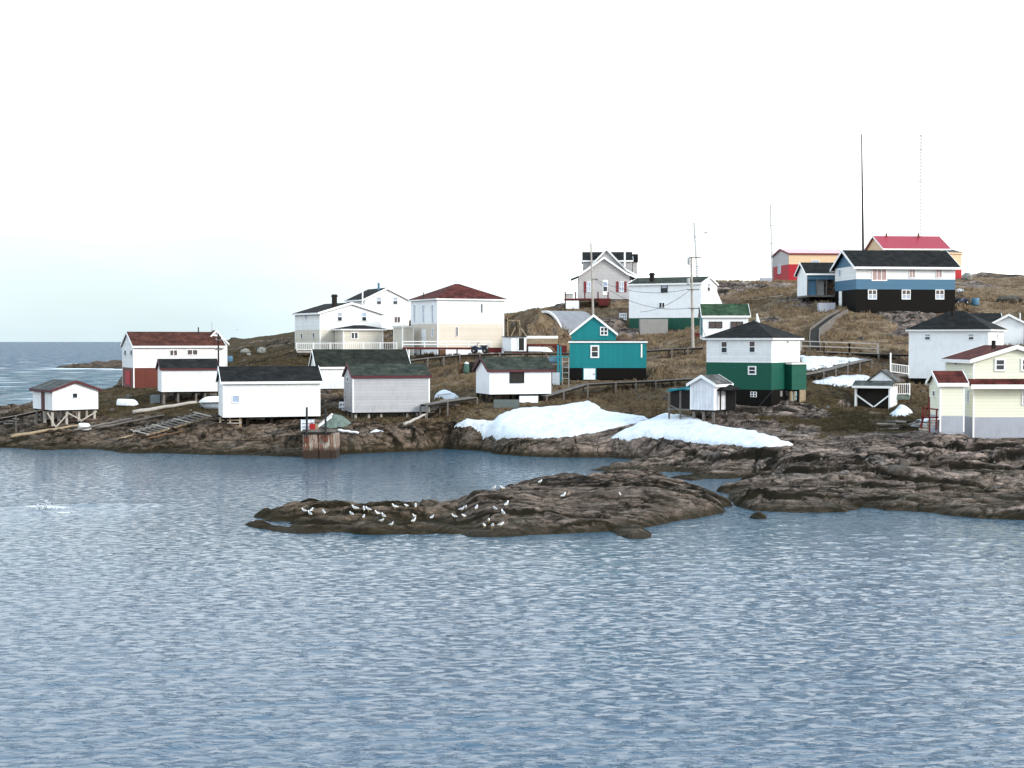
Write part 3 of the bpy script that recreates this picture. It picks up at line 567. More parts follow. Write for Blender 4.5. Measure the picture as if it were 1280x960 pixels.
w.l(w.mix(fm, body, (0.72, 0.75, 0.78)), w.b.inputs['Base Color'])
ra = w.n('ShaderNodeAttribute', attribute_name='chop').outputs['Fac']; w.l(w.mix(fm, w.mix(ra, (0.05, 0.05, 0.05), w.ramp(w.noise(w.scaled(ge, (0.55, 1.0, 1)), 0.28, 6, 0.8, 0.4), [(0.40, 0.18), (0.60, 0.80)])), (0.8, 0.8, 0.8)), w.b.inputs['Roughness']); w.b.inputs['IOR'].default_value = 1.333; w.l(w.mix(ra0, (0.5, 0.5, 0.5), (0.09, 0.09, 0.09)), w.b.inputs['Specular IOR Level'])
pk = w.n('ShaderNodeMapRange', interpolation_type='SMOOTHSTEP'); w.l(n1, pk.inputs['Value']); pk.inputs['From Min'].default_value = 0.46; pk.inputs['From Max'].default_value = 0.80
b1 = w.bump(w.math('MULTIPLY', pk.outputs[0], w.ramp(w.noise(w.scaled(ge, (0.5, 1.0, 1)), 0.07, 4, 0.6, 0.5), [(0.36, 0.8), (0.64, 1.25)])), 1.0, 0.064); w.bump(n2, 0.4, 0.010, b1)
calm = sstep(140, 170, wyg) * 0 + (1 - sstep(3, 20, sdl)) * 0.5 + sstep(150, 220, wyg) * (1 - sstep(420, 520, wyg))
sea = grid_mesh('water', wxg, wyg, wz, w.m, dict(foam=fo, calm=np.clip(calm, 0, 1), chop=sstep(60, 260, wyg) * (0.35 + 0.65 * sstep(110, 150, wyg)))); tag(sea, kind='structure')
# ------------------------------------------------------------------ buildings
HS = {}
class House:
    def __init__(s, key, name, label=None, cat='house', root=None, group=None):
        s.g = g = G[key]; s.M = Matrix.Translation(g['o']) @ Matrix.Rotation(g['th'], 4, 'Z')
        s.w, s.d = g['w'], g['d']; HS[key] = s
        if root is None:
            s.root = empty(name, g['o'], g['th']); tag(s.root, label, cat, group); s.B = Matrix.Identity(4); s.RM = s.M
        else:
            s.root = root.root; s.RM = root.RM; s.B = s.RM.inverted() @ s.M
    def put(s, mb, name, mats, parent=None, label=None):
        o = mb.build(name, mats, parent or s.root)
        if parent is None: o.matrix_basis = s.B
        if label: o['label'] = label
        return o
    def hit(s, face, px, py):
        g = s.g; r = ray(px, py)
        p0, dv = {'F': (g['o'], g['u']), 'L': (g['o'], g['n']), 'R': (g['o'] + g['u'] * s.w, g['n'])}[face]
        # t*r = p0 + k*dv  (plan)
        det = r.x * -dv.y + dv.x * r.y
        t = (p0.x * -dv.y + dv.x * p0.y) / det
        q = Vector((0, 0, CAMZ)) + r * t
        return (q - p0).dot(dv), q.z - g['zb']
    def z(s, py, px=None, back=0.0):
        g = s.g; c = g['o'] if px is None else g['o']
        D = g['D'] + back * math.cos(g['th'])
        return P(g['pxc'] if px is None else px, py, D).z - g['zb']
    def at(s, face, k, out, z):
        return {'F': (k, -out, z), 'L': (-out, k, z), 'R': (s.w + out, k, z)}[face]
    def fbox(s, mb, face, k0, k1, o0, o1, z0, z1, m=0):
        a, b = s.at(face, k0, o0, z0), s.at(face, k1, o1, z1)
        lo = [min(p, q) for p, q in zip(a, b)]; hi = [max(p, q) for p, q in zip(a, b)]
        mb.box(lo[0], hi[0], lo[1], hi[1], lo[2], hi[2], m)
    def walls(s, bands, he, hr=None, axis=None, names=None, skip=()):
        """bands: (z top, material, part name) from the ground up; the last one carries the gables"""
        z0 = 0.0; w, d = s.w, s.d
        for i, (zt, mat, nm) in enumerate(bands):
            mb = MB(); last = i == len(bands) - 1
            z1 = he if last else zt; e = 0.0
            if 'F' not in skip: mb.face([(0, 0, z0), (w, 0, z0), (w, 0, z1), (0, 0, z1)])
            mb.face([(0, d, z0), (0, d, z1), (w, d, z1), (w, d, z0)])
            for x in (0, w):
                pts = [(x, 0, z0), (x, d, z0), (x, d, z1)] + ([(x, d / 2, hr)] if last and axis == 'x' else []) + [(x, 0, z1)]
                mb.face(pts)
            if last and axis == 'y':
                for y in (0, d): mb.face([(0, y, he), (w, y, he), (w / 2, y, hr)])
            if i == 0: mb.face([(0, 0, z0), (w, 0, z0), (w, d, z0), (0, d, z0)])
            s.put(mb, nm, mat); z0 = z1
        if not any(k in skip for k in ('F', 'board')):
            s.corner = []
            for x in (0, w):
                for y in (0, d):
                    sx, sy = (-1 if x == 0 else 1), (-1 if y == 0 else 1)
                    mb = MB(); s.corner.append(mb); mb.box(min(x - sx * .1, x + sx * .015), max(x - sx * .1, x + sx * .015), min(y - sy * .1, y + sy * .015), max(y - sy * .1, y + sy * .015), 0.01, he - 0.02)
    def corners(s, mat):
        for mb in s.corner[::1 if len(s.corner) < 3 else 1]: s.put(mb, 'corner_board', mat)
    def roof(s, axis, he, hr, mat, trim, o=0.25, og=0.2, t=0.12, fh=0.14):
        w, d = s.w, s.d; mb, fb = MB(), MB()
        if axis in 'xy':
            sp, ln = (d, w) if axis == 'x' else (w, d)
            sl = (hr - he) / (sp / 2); e = he - o * sl
            fn = (lambda q, a, b: (q, a, b)) if axis == 'x' else (lambda q, a, b: (a, q, b))
            mb.extr([(-o, e), (sp / 2, hr), (sp + o, e), (sp + o, e + t), (sp / 2, hr + t), (-o, e + t)], fn, -og, ln + og)
            rk = [(-o - .03, e - fh + .05), (sp / 2, hr - fh + .03), (sp + o + .03, e - fh + .05), (sp + o + .03, e + t + .02), (sp / 2, hr + t + .03), (-o - .03, e + t + .02)]
            fb.extr(rk, fn, -og - .045, -og - .003); fb.extr(rk, fn, ln + og + .003, ln + og + .045)
            for a0, a1 in ((-o - .04, -o - .003), (sp + o + .003, sp + o + .04)):
                fb.extr([(a0, e - fh + .04), (a1, e - fh + .04), (a1, e + t - .015), (a0, e + t - .015)], fn, -og, ln + og)
        else:
            c = [(-o, -o), (w + o, -o), (w + o, d + o), (-o, d + o)]; zb = he + .15
            fb.box(-o, w + o, -o, d + o, he - .02, zb)
            if w > d: r0, r1 = (d / 2, d / 2), (w - d / 2, d / 2)
            else: r0, r1 = (w / 2, w / 2), (w / 2, d - w / 2)
            if hasattr(s, 'ridge_pull'):
                m_ = ((r0[0] + r1[0]) / 2, (r0[1] + r1[1]) / 2); k = s.ridge_pull
                r0, r1 = [(m_[0] + (q[0] - m_[0]) * k, m_[1] + (q[1] - m_[1]) * k) for q in (r0, r1)]
            e = 0.05; c = [(-o - e, -o - e), (w + o + e, -o - e), (w + o + e, d + o + e), (-o - e, d + o + e)]
            B_ = [(x, y, zb + .004) for x, y in c]; A0, A1 = (*r0, hr), (*r1, hr)
            if w > d: fs = [[B_[0], B_[1], A1, A0], [B_[1], B_[2], A1], [B_[2], B_[3], A0, A1], [B_[3], B_[0], A0]]
            else: fs = [[B_[0], B_[1], A0], [B_[1], B_[2], A1, A0], [B_[2], B_[3], A1], [B_[3], B_[0], A0, A1]]
            for f in fs: mb.face(f)
            mb.face(B_[::-1])
        s.r = s.put(mb, 'roof', mat); s.put(fb, 'fascia', trim, s.r); return s.r
    def window(s, face, px, py, wp, hp, style='sash', frame=None, pane=None, pane2=None, fw=0.09, name='window', label=None):
        k0, z0 = s.hit(face, px - wp / 2, py + hp / 2); k1, z1 = s.hit(face, px + wp / 2, py - hp / 2)
        zc0, zc1 = s.hit(face, px, py + hp / 2)[1], s.hit(face, px, py - hp / 2)[1]; z0, z1 = zc0, zc1
        if k0 > k1: k0, k1 = k1, k0
        mb = MB(); o0, o1 = 0.004, 0.07
        s.fbox(mb, face, k0 - fw, k0, o0, o1, z0 - fw, z1 + fw); s.fbox(mb, face, k1, k1 + fw, o0, o1, z0 - fw, z1 + fw)
        s.fbox(mb, face, k0, k1, o0, o1, z1, z1 + fw); s.fbox(mb, face, k0, k1, o0, o1 + .02, z0 - fw, z0)
        zm = (z0 + z1) / 2; km = (k0 + k1) / 2; b = 0.03
        if style in ('sash', 'grid'): s.fbox(mb, face, k0, k1, o0, o1 - .015, zm - b, zm + b)
        if style in ('grid', 'double', 'triple'):
            ks = [k0 + (k1 - k0) * q for q in ((1 / 3, 2 / 3) if style == 'triple' else (0.5,))]
            for q in ks: s.fbox(mb, face, q - b * 1.3, q + b * 1.3, o0, o1 - .02, z0, z1)
        f = s.put(mb, name, frame or m_trim, label=label); pb = MB()
        zs = zm if (pane2 is not None and style != 'triple') else z1
        s.fbox(pb, face, k0, k1, 0.006, 0.02, z0, zs, 0)
        if zs < z1: s.fbox(pb, face, k0, k1, 0.006, 0.03, zm, z1, 1)
        if style == 'triple':                                     # curtained side lights
            t3 = (k1 - k0) / 3; s.fbox(pb, face, k0, k0 + t3, 0.021, 0.03, z0, z1, 1); s.fbox(pb, face, k1 - t3, k1, 0.021, 0.03, z0, z1, 1)
        s.put(pb, 'pane', [pane or m_glass, pane2 or m_curtain], f); return f
    def panel(s, face, px, py, wp, hp, mat, name='door', out=0.05, handle=True, label=None, frame=None):
        k0, _ = s.hit(face, px - wp / 2, py); k1, _ = s.hit(face, px + wp / 2, py); z0 = s.hit(face, px, py + hp / 2)[1]; z1 = s.hit(face, px, py - hp / 2)[1]
        if k0 > k1: k0, k1 = k1, k0
        mb = MB(); s.fbox(mb, face, k0, k1, 0.004, out, z0, z1); o = s.put(mb, name, mat, label=label)
        if name == 'door' and handle:
            h = MB(); s.fbox(h, face, k1 - .16, k1 - .08, out, out + .05, (z0 + z1) / 2 - .06, (z0 + z1) / 2 + .04); s.put(h, 'handle', m_iron, o)
        if frame:
            h = MB(); f_ = .08
            s.fbox(h, face, k0 - f_, k0 - .002, .004, out + .02, z0, z1 + f_); s.fbox(h, face, k1 + .002, k1 + f_, .004, out + .02, z0, z1 + f_); s.fbox(h, face, k0, k1, .004, out + .02, z1 + .002, z1 + f_)
            s.put(h, 'door_frame', frame, o)
        return o
    def chimney(s, px, ptop, pbot, wp, mat, back=0.5, name='chimney', round_=False, cap=True):
        g = s.g; D = g['D'] + s.d * back; a, b = P(px, ptop, D), P(px, pbot + 4, D); wd = wp / F * D / 2
        inv = s.M.inverted(); a, b = inv @ a, inv @ b; mb = MB()
        if round_: mb.tube([b, a], wd, 10)
        else:
            mb.box(a.x - wd, a.x + wd, a.y - wd, a.y + wd, b.z, a.z)
            if cap: mb.box(a.x - wd * 1.3, a.x + wd * 1.3, a.y - wd * 1.3, a.y + wd * 1.3, a.z - .28, a.z - .12)
        o = s.put(mb, name, mat, s.r); return o
    def skirt(s, mat, inset=0.12, depth=1.6, name='skirt'):
        mb = MB(); i = inset; mb.box(i, s.w - i, i, s.d - i, -depth, -0.003); s.put(mb, name, mat)
    def ground(s, x, y):
        p = s.M @ Vector((x, y, 0)); return hgt(p.x, p.y) - s.g['zb']
    def stilts(s, xs, mat, r=0.09, ys=(0.12, 0.5, 0.95), brace=(), sill=True):
        for fy in ys:
            for fx in xs:
                x, y = min(max(fx * s.w, .12), s.w - .12), min(max(fy * s.d, .12), s.d - .12); z = min(s.ground(x, y), -0.05) - .25
                mb = MB(); mb.box(x - r, x + r, y - r, y + r, z, -.14 if sill else -.003); s.put(mb, 'stilt', mat)
        if sill:
            mb = MB()
            for fy in ys: y = min(max(fy * s.d, .12), s.d - .12); mb.box(.02, s.w - .02, y - .1, y + .1, -.14, -.003)
            s.put(mb, 'floor_beam', w_dark)
        for (xa, za, xb, zb) in brace:
            mb = MB(); y = .12 - r - .04; mb.beam((xa * s.w, y, za), (xb * s.w, y, zb), .05, .12); s.put(mb, 'brace', mat)
    def std(s, axis, bands, eave, ridge, roofm, trim, cb=True, **kw):
        s.he = s.z(eave); back = {'x': s.d / 2, 'y': 0.0}.get(axis, s.d / 2)
        g = s.g; c = g['o'] + g['u'] * (s.w / 2) + g['n'] * back
        if axis == 'y': yy = c.y
        elif axis == 'x': yy = g['D'] + back * math.cos(g['th'])
        else: yy = c.y
        s.hr = P(g['pxc'], ridge, yy).z - g['zb'] - (0.12 if axis in 'xy' else 0)
        s.hr = max(s.hr, s.he + 0.15)
        bl = [(s.z(b[0]) if b[0] is not None else None, b[1], b[2]) for b in bands]
        skip = kw.pop('skip', ())
        s.walls(bl, s.he, s.hr, axis, skip=skip)
        if cb and 'F' not in skip: s.corners(trim)
        return s.roof(axis, s.he, s.hr, roofm, trim, **kw)

def bands(*a): return list(a)

# --- far left, on the low point
h = House('hut', 'stilt_hut', 'small white hut on tall timber stilts with maroon eaves, out on the left point', 'hut')
h.std('y', [(None, m_whitev, 'wall')], 488, 475.5, r_gslate, m_maroon, cb=False, o=.25, og=.25); h.corners(m_trim)
h.window('F', 93.5, 494.5, 5.5, 5.5, 'plain', m_trim, fw=.05); h.panel('L', 54, 501, 4, 23, m_maroon, 'door', handle=False)
h.stilts((.04, .35, .62, .97), w_pale, .11, brace=((.05, -1.6, .35, -.25), (.3, -.2, .62, -1.0), (.6, -1.1, .97, -.2), (-.12, -.2, .05, -1.5)))

h = House('redbase', 'boat_house', 'long white house with rust brown roof over dark red boarded ground floor', 'house')
h.std('x', [(460, m_red, 'lower_wall'), (None, m_white2, 'wall')], 432, 414.5, r_brown, m_trim, o=.3, og=.15)
for px in (157, 164.5): h.window('L', px, 441, 2.4, 6, 'plain', m_trim, fw=.05)
h.window('F', 217, 441, 8.5, 6, 'double', m_trim, m_brownglass, fw=.05); h.window('F', 240.5, 440.3, 12, 5.5, 'double', m_trim, m_brownglass, fw=.05)
h.panel('L', 160, 472, 6, 17, m_redb, 'door', handle=False); h.chimney(248, 409, 415, 1.5, m_iron, .6, 'stove_pipe', True)
h.skirt(m_red, .1, 1.5)
k = House('redwing', '', root=h); k.std('y', [(None, m_white2, 'wing_wall')], 428.5, 412.5, r_brown, m_trim, o=.2, og=.15)
k.window('F', 277, 448, 2, 4, 'plain', m_iron, fw=.03); k.skirt(m_red, .1, 2)

h = House('stiltshed', 'white_shed', 'plain white shed on low posts in front of the house with red ground floor', 'shed')
h.std('x', [(None, m_whitev, 'wall')], 461, 448.5, r_dark, m_maroon, o=.15, og=.15, cb=False)
h.stilts((.05, .3, .62, .78, .97), w_grey, .1)

h = House('bigshed', 'white_shed', 'long bright white clapboard shed with one pale square window, beside the rusty pier', 'shed')
h.std('x', [(None, m_white, 'wall')], 477, 458, r_dark, m_trim, o=.25, og=.2); h.window('F', 294.5, 499, 8, 8, 'plain', m_trim, m_bluepane, fw=.07)
h.stilts((.03, .25, .5, .75, .97), w_dark, .12); 

h = House('darkroof', 'white_shed', 'white shed with long black roof, mostly hidden behind the weathered grey shed', 'shed')
h.std('x', [(None, m_whitev, 'wall')], 459, 436.5, r_olive, m_trim, o=.15, og=.15); h.skirt(w_dark, .1, 1)

h = House('greyshed', 'grey_shed', 'weathered grey shed on crooked posts with moss green roof', 'shed')
h.std('x', [(None, m_grey, 'wall')], 470.5, 454.5, r_green, m_maroon, o=.15, og=.12, cb=False); h.corners(m_trim)
h.window('L', 435, 474, 2.2, 5, 'plain', m_trim, fw=.05); h.panel('L', 435.5, 497, 6, 24, m_greyhouse, 'door')
h.stilts((.05, .22, .38, .72, .97), w_pale, .1)

# --- up the slope, left half
h = House('gable', 'gable_house', 'two storey house white above and cream below with dark chimney and white railed deck', 'house')
h.std('y', [(412, m_cream, 'lower_wall'), (None, m_white, 'wall')], 391, 378, r_dark, m_trim, o=.3, og=.25)
h.window('F', 424.5, 396, 5, 10, 'sash', m_trim, m_glass, m_curtain, .06); h.window('F', 455, 396, 5, 10, 'sash', m_trim, m_glass, m_bluepane, .06)
h.window('L', 383, 396.5, 1.8, 6, 'plain', m_trim, m_bluepane, fw=.06); h.window('L', 377.5, 420, 2.2, 6, 'plain', m_trim, fw=.05); h.window('L', 392.5, 419, 2.2, 6, 'plain', m_trim, fw=.05)
h.chimney(418, 368, 379, 5, w_dark, .35); h.skirt(w_dark, .15, 1.5)
k = House('gableext', '', root=h); k.std('hip', [(None, m_cream, 'porch_wall')], 412.6, 406.5, r_dark, m_trim, o=.35); k.window('F', 443, 419.5, 7.5, 7, 'double', m_trim, fw=.08); k.skirt(w_dark, .15, 1)

h = House('backhouse', 'gable_house', 'white gabled house with stove pipe, half hidden behind the white and cream house', 'house')
h.std('y', [(None, m_white, 'wall')], 374, 359.5, r_dark, m_trim, o=.3, og=.25)
h.window('F', 473.5, 376, 5, 8.5, 'sash', m_trim, m_glass, m_curtain, .06); h.window('F', 494, 376, 5, 8.5, 'sash', m_trim, m_glass, m_curtain, .06); h.window('F', 496.5, 399.5, 6.5, 6.5, 'double', m_trim, m_brownglass, fw=.04)
h.chimney(473.3, 353.5, 361, 2.6, m_blue, .3, 'stove_pipe', True); h.skirt(w_dark, .15, 2)

h = House('hiphouse', 'square_house', 'big square house with maroon hipped roof, white upstairs and beige downstairs', 'house')
h.ridge_pull = 0.6; h.std('hip', [(436.5, m_whitep, 'foundation'), (404.6, m_beige, 'lower_wall'), (None, m_whitep, 'wall')], 374.5, 354.8, r_maroon, m_trim, o=.3)
h.window('F', 602, 385.5, 2, 11, 'plain', m_trim, fw=.05); h.window('F', 571, 414.5, 2, 11, 'plain', m_trim, fw=.05)
for px in (518.4, 529.5, 541): h.window('L', px, 392, 1.6, 21, 'sash', m_trim, m_bluepane, m_bluepane, .05)
h.window('L', 541, 416, 1.5, 9, 'plain', m_trim, m_bluepane, fw=.05); h.panel('L', 530, 422, 5, 20, m_whitep, 'door'); h.panel('F', 553, 441, 8, 8, w_brown, 'door', handle=False)
h.skirt(w_dark, .15, 1.2); h.chimney(529.5, 365.5, 369, 1.2, m_iron, .1, 'vent_pipe', True)
k = House('hipporch', '', root=h); k.std('hip', [(None, m_cream, 'porch_wall')], 409, 407, r_dark, m_trim, o=.12); k.skirt(m_whitep, .1, .5)

h = House('winshed', 'white_shed', 'small white shed with one dark square window above the big snow bank', 'shed')
h.std('x', [(None, m_whitep, 'wall')], 462.5, 446, r_green, m_maroon, o=.2, og=.25, cb=False); h.window('F', 646, 472, 17, 12.5, 'plain', m_iron, m_interior, fw=.05)
h.stilts((.02, .1, .56, .85, .97), w_dark, .1)

h = House('teal', 'teal_house', 'bright teal house with gabled upper storey and pale cellar door', 'house')
h.std('hip', [(460, m_black, 'lower_wall'), (None, m_teal, 'wall')], 428.2, 422, r_brown, m_trim, o=.12, cb=False); h.window('F', 743.5, 439.5, 7.5, 12.5, 'sash', m_trim, m_glass, m_brownglass, .13)
h.panel('F', 737, 467.5, 14.5, 14, m_whitep, 'door', frame=m_tealtrim); h.panel('F', 802, 438.5, 1.8, 17, m_trim, 'trim_board'); h.skirt(m_black, .15, 1.5)
k = House('tealup', '', root=h); k.std('y', [(428.3, m_teal, 'lower_wall'), (None, m_teal, 'upper_wall')], 417.2, 393, r_brown, m_trim, cb=False, o=.12, og=.15); k.window('F', 755, 414, 7.5, 8.5, 'grid', m_trim, m_glass, fw=.09)

h = House('cottage', 'dormer_cottage', 'grey cottage with red shutters and stepped gables on the crest of the hill', 'house')
h.he, h.hr = h.z(346), h.z(322.5)
w_, d_ = h.w, h.d; mb = MB()
prof = [(-.95, h.he - .15), (.3, h.he + .35), (w_ / 2, h.hr), (w_ - .3, h.he + .35), (w_ + .95, h.he - .15)]     # bell-cast gable
for y in (0, d_): mb.face([(0, y, 0), (w_, y, 0), (w_, y, h.he + .12), *[(a, y, b) for a, b in prof[::-1][1:-1]], (0, y, h.he + .12)])
mb.face([(0, 0, 0), (0, d_, 0), (0, d_, h.he), (0, 0, h.he)]); mb.face([(w_, 0, 0), (w_, d_, 0), (w_, d_, h.he), (w_, 0, h.he)]); h.put(mb, 'wall', m_greyhouse)
rp = prof + [(a, b + .14) for a, b in prof[::-1]]; rb, fb = MB(), MB(); fn = lambda q, a, b: (a, q, b)
rb.extr(rp, fn, -.3, d_); h.r = h.put(rb, 'roof', r_dark); fp = [(a, b - .12) for a, b in prof] + [(a, b + .17) for a, b in prof[::-1]]; fb.extr(fp, fn, -.36, -.303); h.put(fb, 'fascia', m_trim, h.r)
h.window('F', 736, 358.5, 4, 12, 'grid', m_trim, m_bluepane, fw=.07); h.window('F', 777, 358.5, 4, 12, 'grid', m_trim, m_bluepane, fw=.07)
for px in (731.3, 771.6, 781.8): h.panel('F', px, 358.5, 2.8, 13.5, m_redtrim, 'shutter', .06)
d = h.panel('F', 756.5, 359.5, 6.5, 18.5, m_trim, 'door'); mb = MB(); k0, z0 = h.hit('F', 754.2, 364); k1, z1 = h.hit('F', 758.8, 352.5); zm = z0 + (z1 - z0) * .48
h.fbox(mb, 'F', k0, k1, .052, .062, z0, zm, 0); h.fbox(mb, 'F', k0, k1, .052, .062, zm + .1, z1, 1); h.put(mb, 'pane', [m_glass, m_bluepane], d)
h.skirt(w_dark, .15, 1.5); h.chimney(781, 311, 330, 2.2, m_trim, .25, 'chimney', cap=False)
k = House('cottageup', '', root=h); k.he, k.hr = k.z(325.5), k.z(314.5)
mb = MB(); mb.box(0, k.w, 0, k.d, h.he - .3, k.he); k.put(mb, 'dormer_wall', m_greyhouse); k.roof('x', k.he, k.hr, r_dark, m_trim, o=.2, og=.12)
mb, fb = MB(), MB(); zt = k.z(311.5); wu = k.w; c_ = wu * .47                                # rear cross gable rising above the porch gable
pr = [(c_ - 4.1, h.he + .1), (c_ - 2.6, h.he + .9), (c_, zt - .12), (c_ + 2.6, h.he + .9), (c_ + 4.1, h.he + .1)]
mb.face([(a, -1.2, b) for a, b in pr]); k.put(mb, 'gable_wall', m_greyhouse)
mb = MB(); mb.extr(pr + [(a, b + .14) for a, b in pr[::-1]], fn, -1.4, 1.8); r2 = k.put(mb, 'gable_roof', r_dark); fb.extr([(a, b - .12) for a, b in pr] + [(a, b + .17) for a, b in pr[::-1]], fn, -1.47, -1.403); k.put(fb, 'fascia', m_trim, r2)
mb = MB(); mb.box(k.w + .15, k.w + .75, 1.2, 3.2, h.he - .3, k.z(327)); k.put(mb, 'side_dormer', m_greyhouse); mb = MB(); mb.box(k.w + .13, k.w + .85, 1.0, 3.4, k.z(327) + .003, k.z(317)); k.put(mb, 'side_dormer_roof', r_dark)

h = House('whitegreen', 'long_house', 'long white house with dark green base behind the tall power pole', 'house')
h.std('x', [(397, m_greensk, 'lower_wall'), (None, m_whitep, 'wall')], 354, 345.5, r_green, m_trim, o=.15, og=.12, cb=False)
h.window('F', 830.5, 360.5, 7, 9, 'sash', w_dark, m_glass, m_curtain, .06); h.window('F', 827.5, 381.5, 6.5, 6, 'double', m_trim, fw=.03); h.window('R', 885.5, 359, 3, 9, 'sash', m_trim, m_glass, m_curtain, .05)
h.chimney(815, 341, 348, 4.5, w_dark, .5); h.skirt(m_greensk, .1, 1.5)
mb = MB(); x0 = h.w; y1 = h.d; zt = h.he * .62; mb.extr([(h.d + .003, .0), (h.d + .003, h.z(365, back=h.d)), (h.d + 2.6, h.z(383, back=h.d)), (h.d + 2.6, 0)], lambda q, a, b: (q, a, b), h.w - 5, h.w); h.put(mb, 'lean_to', m_whitep)

h = House('smallgreen', 'white_cabin', 'small white cabin with green roof and two brown windows', 'cabin')
h.std('x', [(None, m_whitep, 'wall')], 394.5, 379.8, r_lgreen, m_trim, o=.2, og=.2); h.window('F', 894.5, 406, 15.5, 7, 'double', m_iron, m_brownglass, fw=.05); h.window('F', 921, 406, 14.5, 7, 'double', m_iron, m_brownglass, fw=.05)
h.panel('L', 877, 407, 2, 24, m_tealtrim, 'door', handle=False); h.stilts((.05, .5, .95), w_dark, .12); h.skirt(m_tealtrim, .4, .7)

h = House('greenhouse', 'hip_roof_house', 'hipped house white upstairs and deep green downstairs on a black skirt', 'house')
h.std('hip', [(487.5, m_black, 'skirt'), (453.5, m_green, 'lower_wall'), (None, m_white, 'wall')], 424.5, 401, r_dark, m_trim, o=.28, cb=False)
h.window('F', 905.5, 434, 6.5, 13, 'sash', m_trim, m_glass, m_brownglass, .06); h.window('F', 940.5, 433.5, 6.5, 13, 'sash', m_trim, m_glass, m_brownglass, .06); h.window('F', 940.3, 463, 7.5, 8, 'sash', m_trim, fw=.1); h.window('F', 942.2, 493, 6.5, 5.5, 'grid', m_trim, fw=.04)
h.window('R', 984, 427.5, 1.8, 2.5, 'plain', m_trim, m_brownglass, fw=.04); h.window('R', 994.5, 458.5, 2.6, 8.5, 'plain', m_trim, fw=.1); h.window('R', 976, 492, 2, 6, 'plain', m_conc, m_conc, fw=.03)
mb = MB()
k0, z0 = h.hit('R', 983, 491); mb.tube([h.at('R', k0 + .17 * math.cos(t), .03, z0 + .2 * math.sin(t)) for t in [i * math.pi / 6 for i in range(13)]], .03, 5); h.put(mb, 'porthole_ring', m_conc)
h.panel('R', 991, 496, 8.5, 20, m_lblue, 'door'); h.skirt(m_black, .12, 1.2)
mb = MB(); a = h.M.inverted() @ P(946, 392, 125); b = h.M.inverted() @ P(948, 406, 125); mb.tube([b, a], [.2, .06], 10); h.put(mb, 'roof_vent', m_trim, h.r)
k = House('greenext', '', root=h); k.std('hip', [(None, m_green, 'porch_wall')], 455, 453.6, r_grey, m_trim, o=.12, cb=False); k.stilts((.1, .9), w_tan, .12); 
mb = MB(); mb.box(k.w * .55, k.w - .05, .02, .1, k.z(507), -.01); k.put(mb, 'board_panel', w_tan)

h = House('peelshed', 'white_shed', 'little white shed with peeling paint and dark lean-to on its side', 'shed')
h.std('y', [(None, m_peel, 'wall')], 480.5, 468.8, r_grey, m_trim, o=.22, og=.2); h.stilts((.1, .5, .9), w_grey, .1, ys=(.1, .9))
inv = h.M.inverted(); zt = h.z(485); zl = h.z(487)
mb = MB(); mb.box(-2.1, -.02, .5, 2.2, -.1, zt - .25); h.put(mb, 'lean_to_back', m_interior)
mb = MB(); mb.beam((-2.25, .2, zt - .35), (-.02, .2, zt + .05), .16, .14); mb.box(-2.2, -.02, .3, 2.3, zt - .25, zt - .15); h.put(mb, 'lean_to_beam', m_tealtrim)
for x in (-2.05, -1.0): mb = MB(); mb.box(x - .06, x + .06, .1, .22, min(h.ground(x, .1), -.1) - .3, zt - .3); h.put(mb, 'lean_to_post', w_grey)
mb = MB(); mb.beam((-2.05, .05, .35), (-.9, .05, -.1), .06, .1); mb.beam((-2.2, .16, -.02), (-.02, .16, -.02), .1, .12); h.put(mb, 'lean_to_rail', w_grey)
mb = MB(); mb.hexa([(h.w + .05, .4, h.z(489) ), (h.w + 1.1, .5, h.z(488.5)), (h.w + 1.1, 2.2, h.z(488)), (h.w + .05, 2.2, h.z(486)), (h.w + .05, .4, h.z(487)), (h.w + 1.1, .5, h.z(487)), (h.w + 1.1, 2.2, h.z(485)), (h.w + .05, 2.2, h.z(480))]); h.put(mb, 'side_roof', r_dark)
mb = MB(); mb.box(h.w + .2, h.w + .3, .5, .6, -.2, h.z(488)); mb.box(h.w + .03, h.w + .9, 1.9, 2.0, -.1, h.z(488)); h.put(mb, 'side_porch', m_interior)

# --- right half of the slope
h = House('bluehouse', 'long_house', 'long white house with blue band and black ground floor', 'house')
h.std('x', [(361.5, m_black, 'lower_wall'), (348.8, m_blue, 'middle_wall'), (None, m_white, 'wall')], 332, 312.5, r_dark, m_trim, o=.45, og=.45, fh=.2, cb=False)
h.window('F', 1099, 343, 17, 14, 'triple', m_trim, m_pink, m_pink, .12)
for px in (1140, 1173.5): h.window('F', px, 341.5, 6.5, 10.5, 'double', m_trim, m_pink, fw=.06)
for px in (1090.3, 1132.5, 1174.5): h.window('F', px, 368.2, 9.5, 10.5, 'grid', m_trim, m_curtain, m_brownglass, .08)
h.window('L', 1050, 341, 3, 7, 'plain', m_trim, m_bluepane, fw=.06); h.panel('L', 1050.7, 374, 3.5, 20, m_trim, 'door')
mb = MB(); z0 = h.z(348.8); mb.face([(-.02, -.01, z0), (-.02, h.d + .01, z0), (-.02, h.d + .01, h.he), (-.02, h.d / 2, h.hr), (-.02, -.01, h.he)])
mb = MB(); mb.face([(-.006, .02, h.he), (-.006, h.d - .02, h.he), (-.006, h.d / 2, h.hr)]); h.put(mb, 'gable_panel', m_blue); h.skirt(w_dark, .1, 1.0)

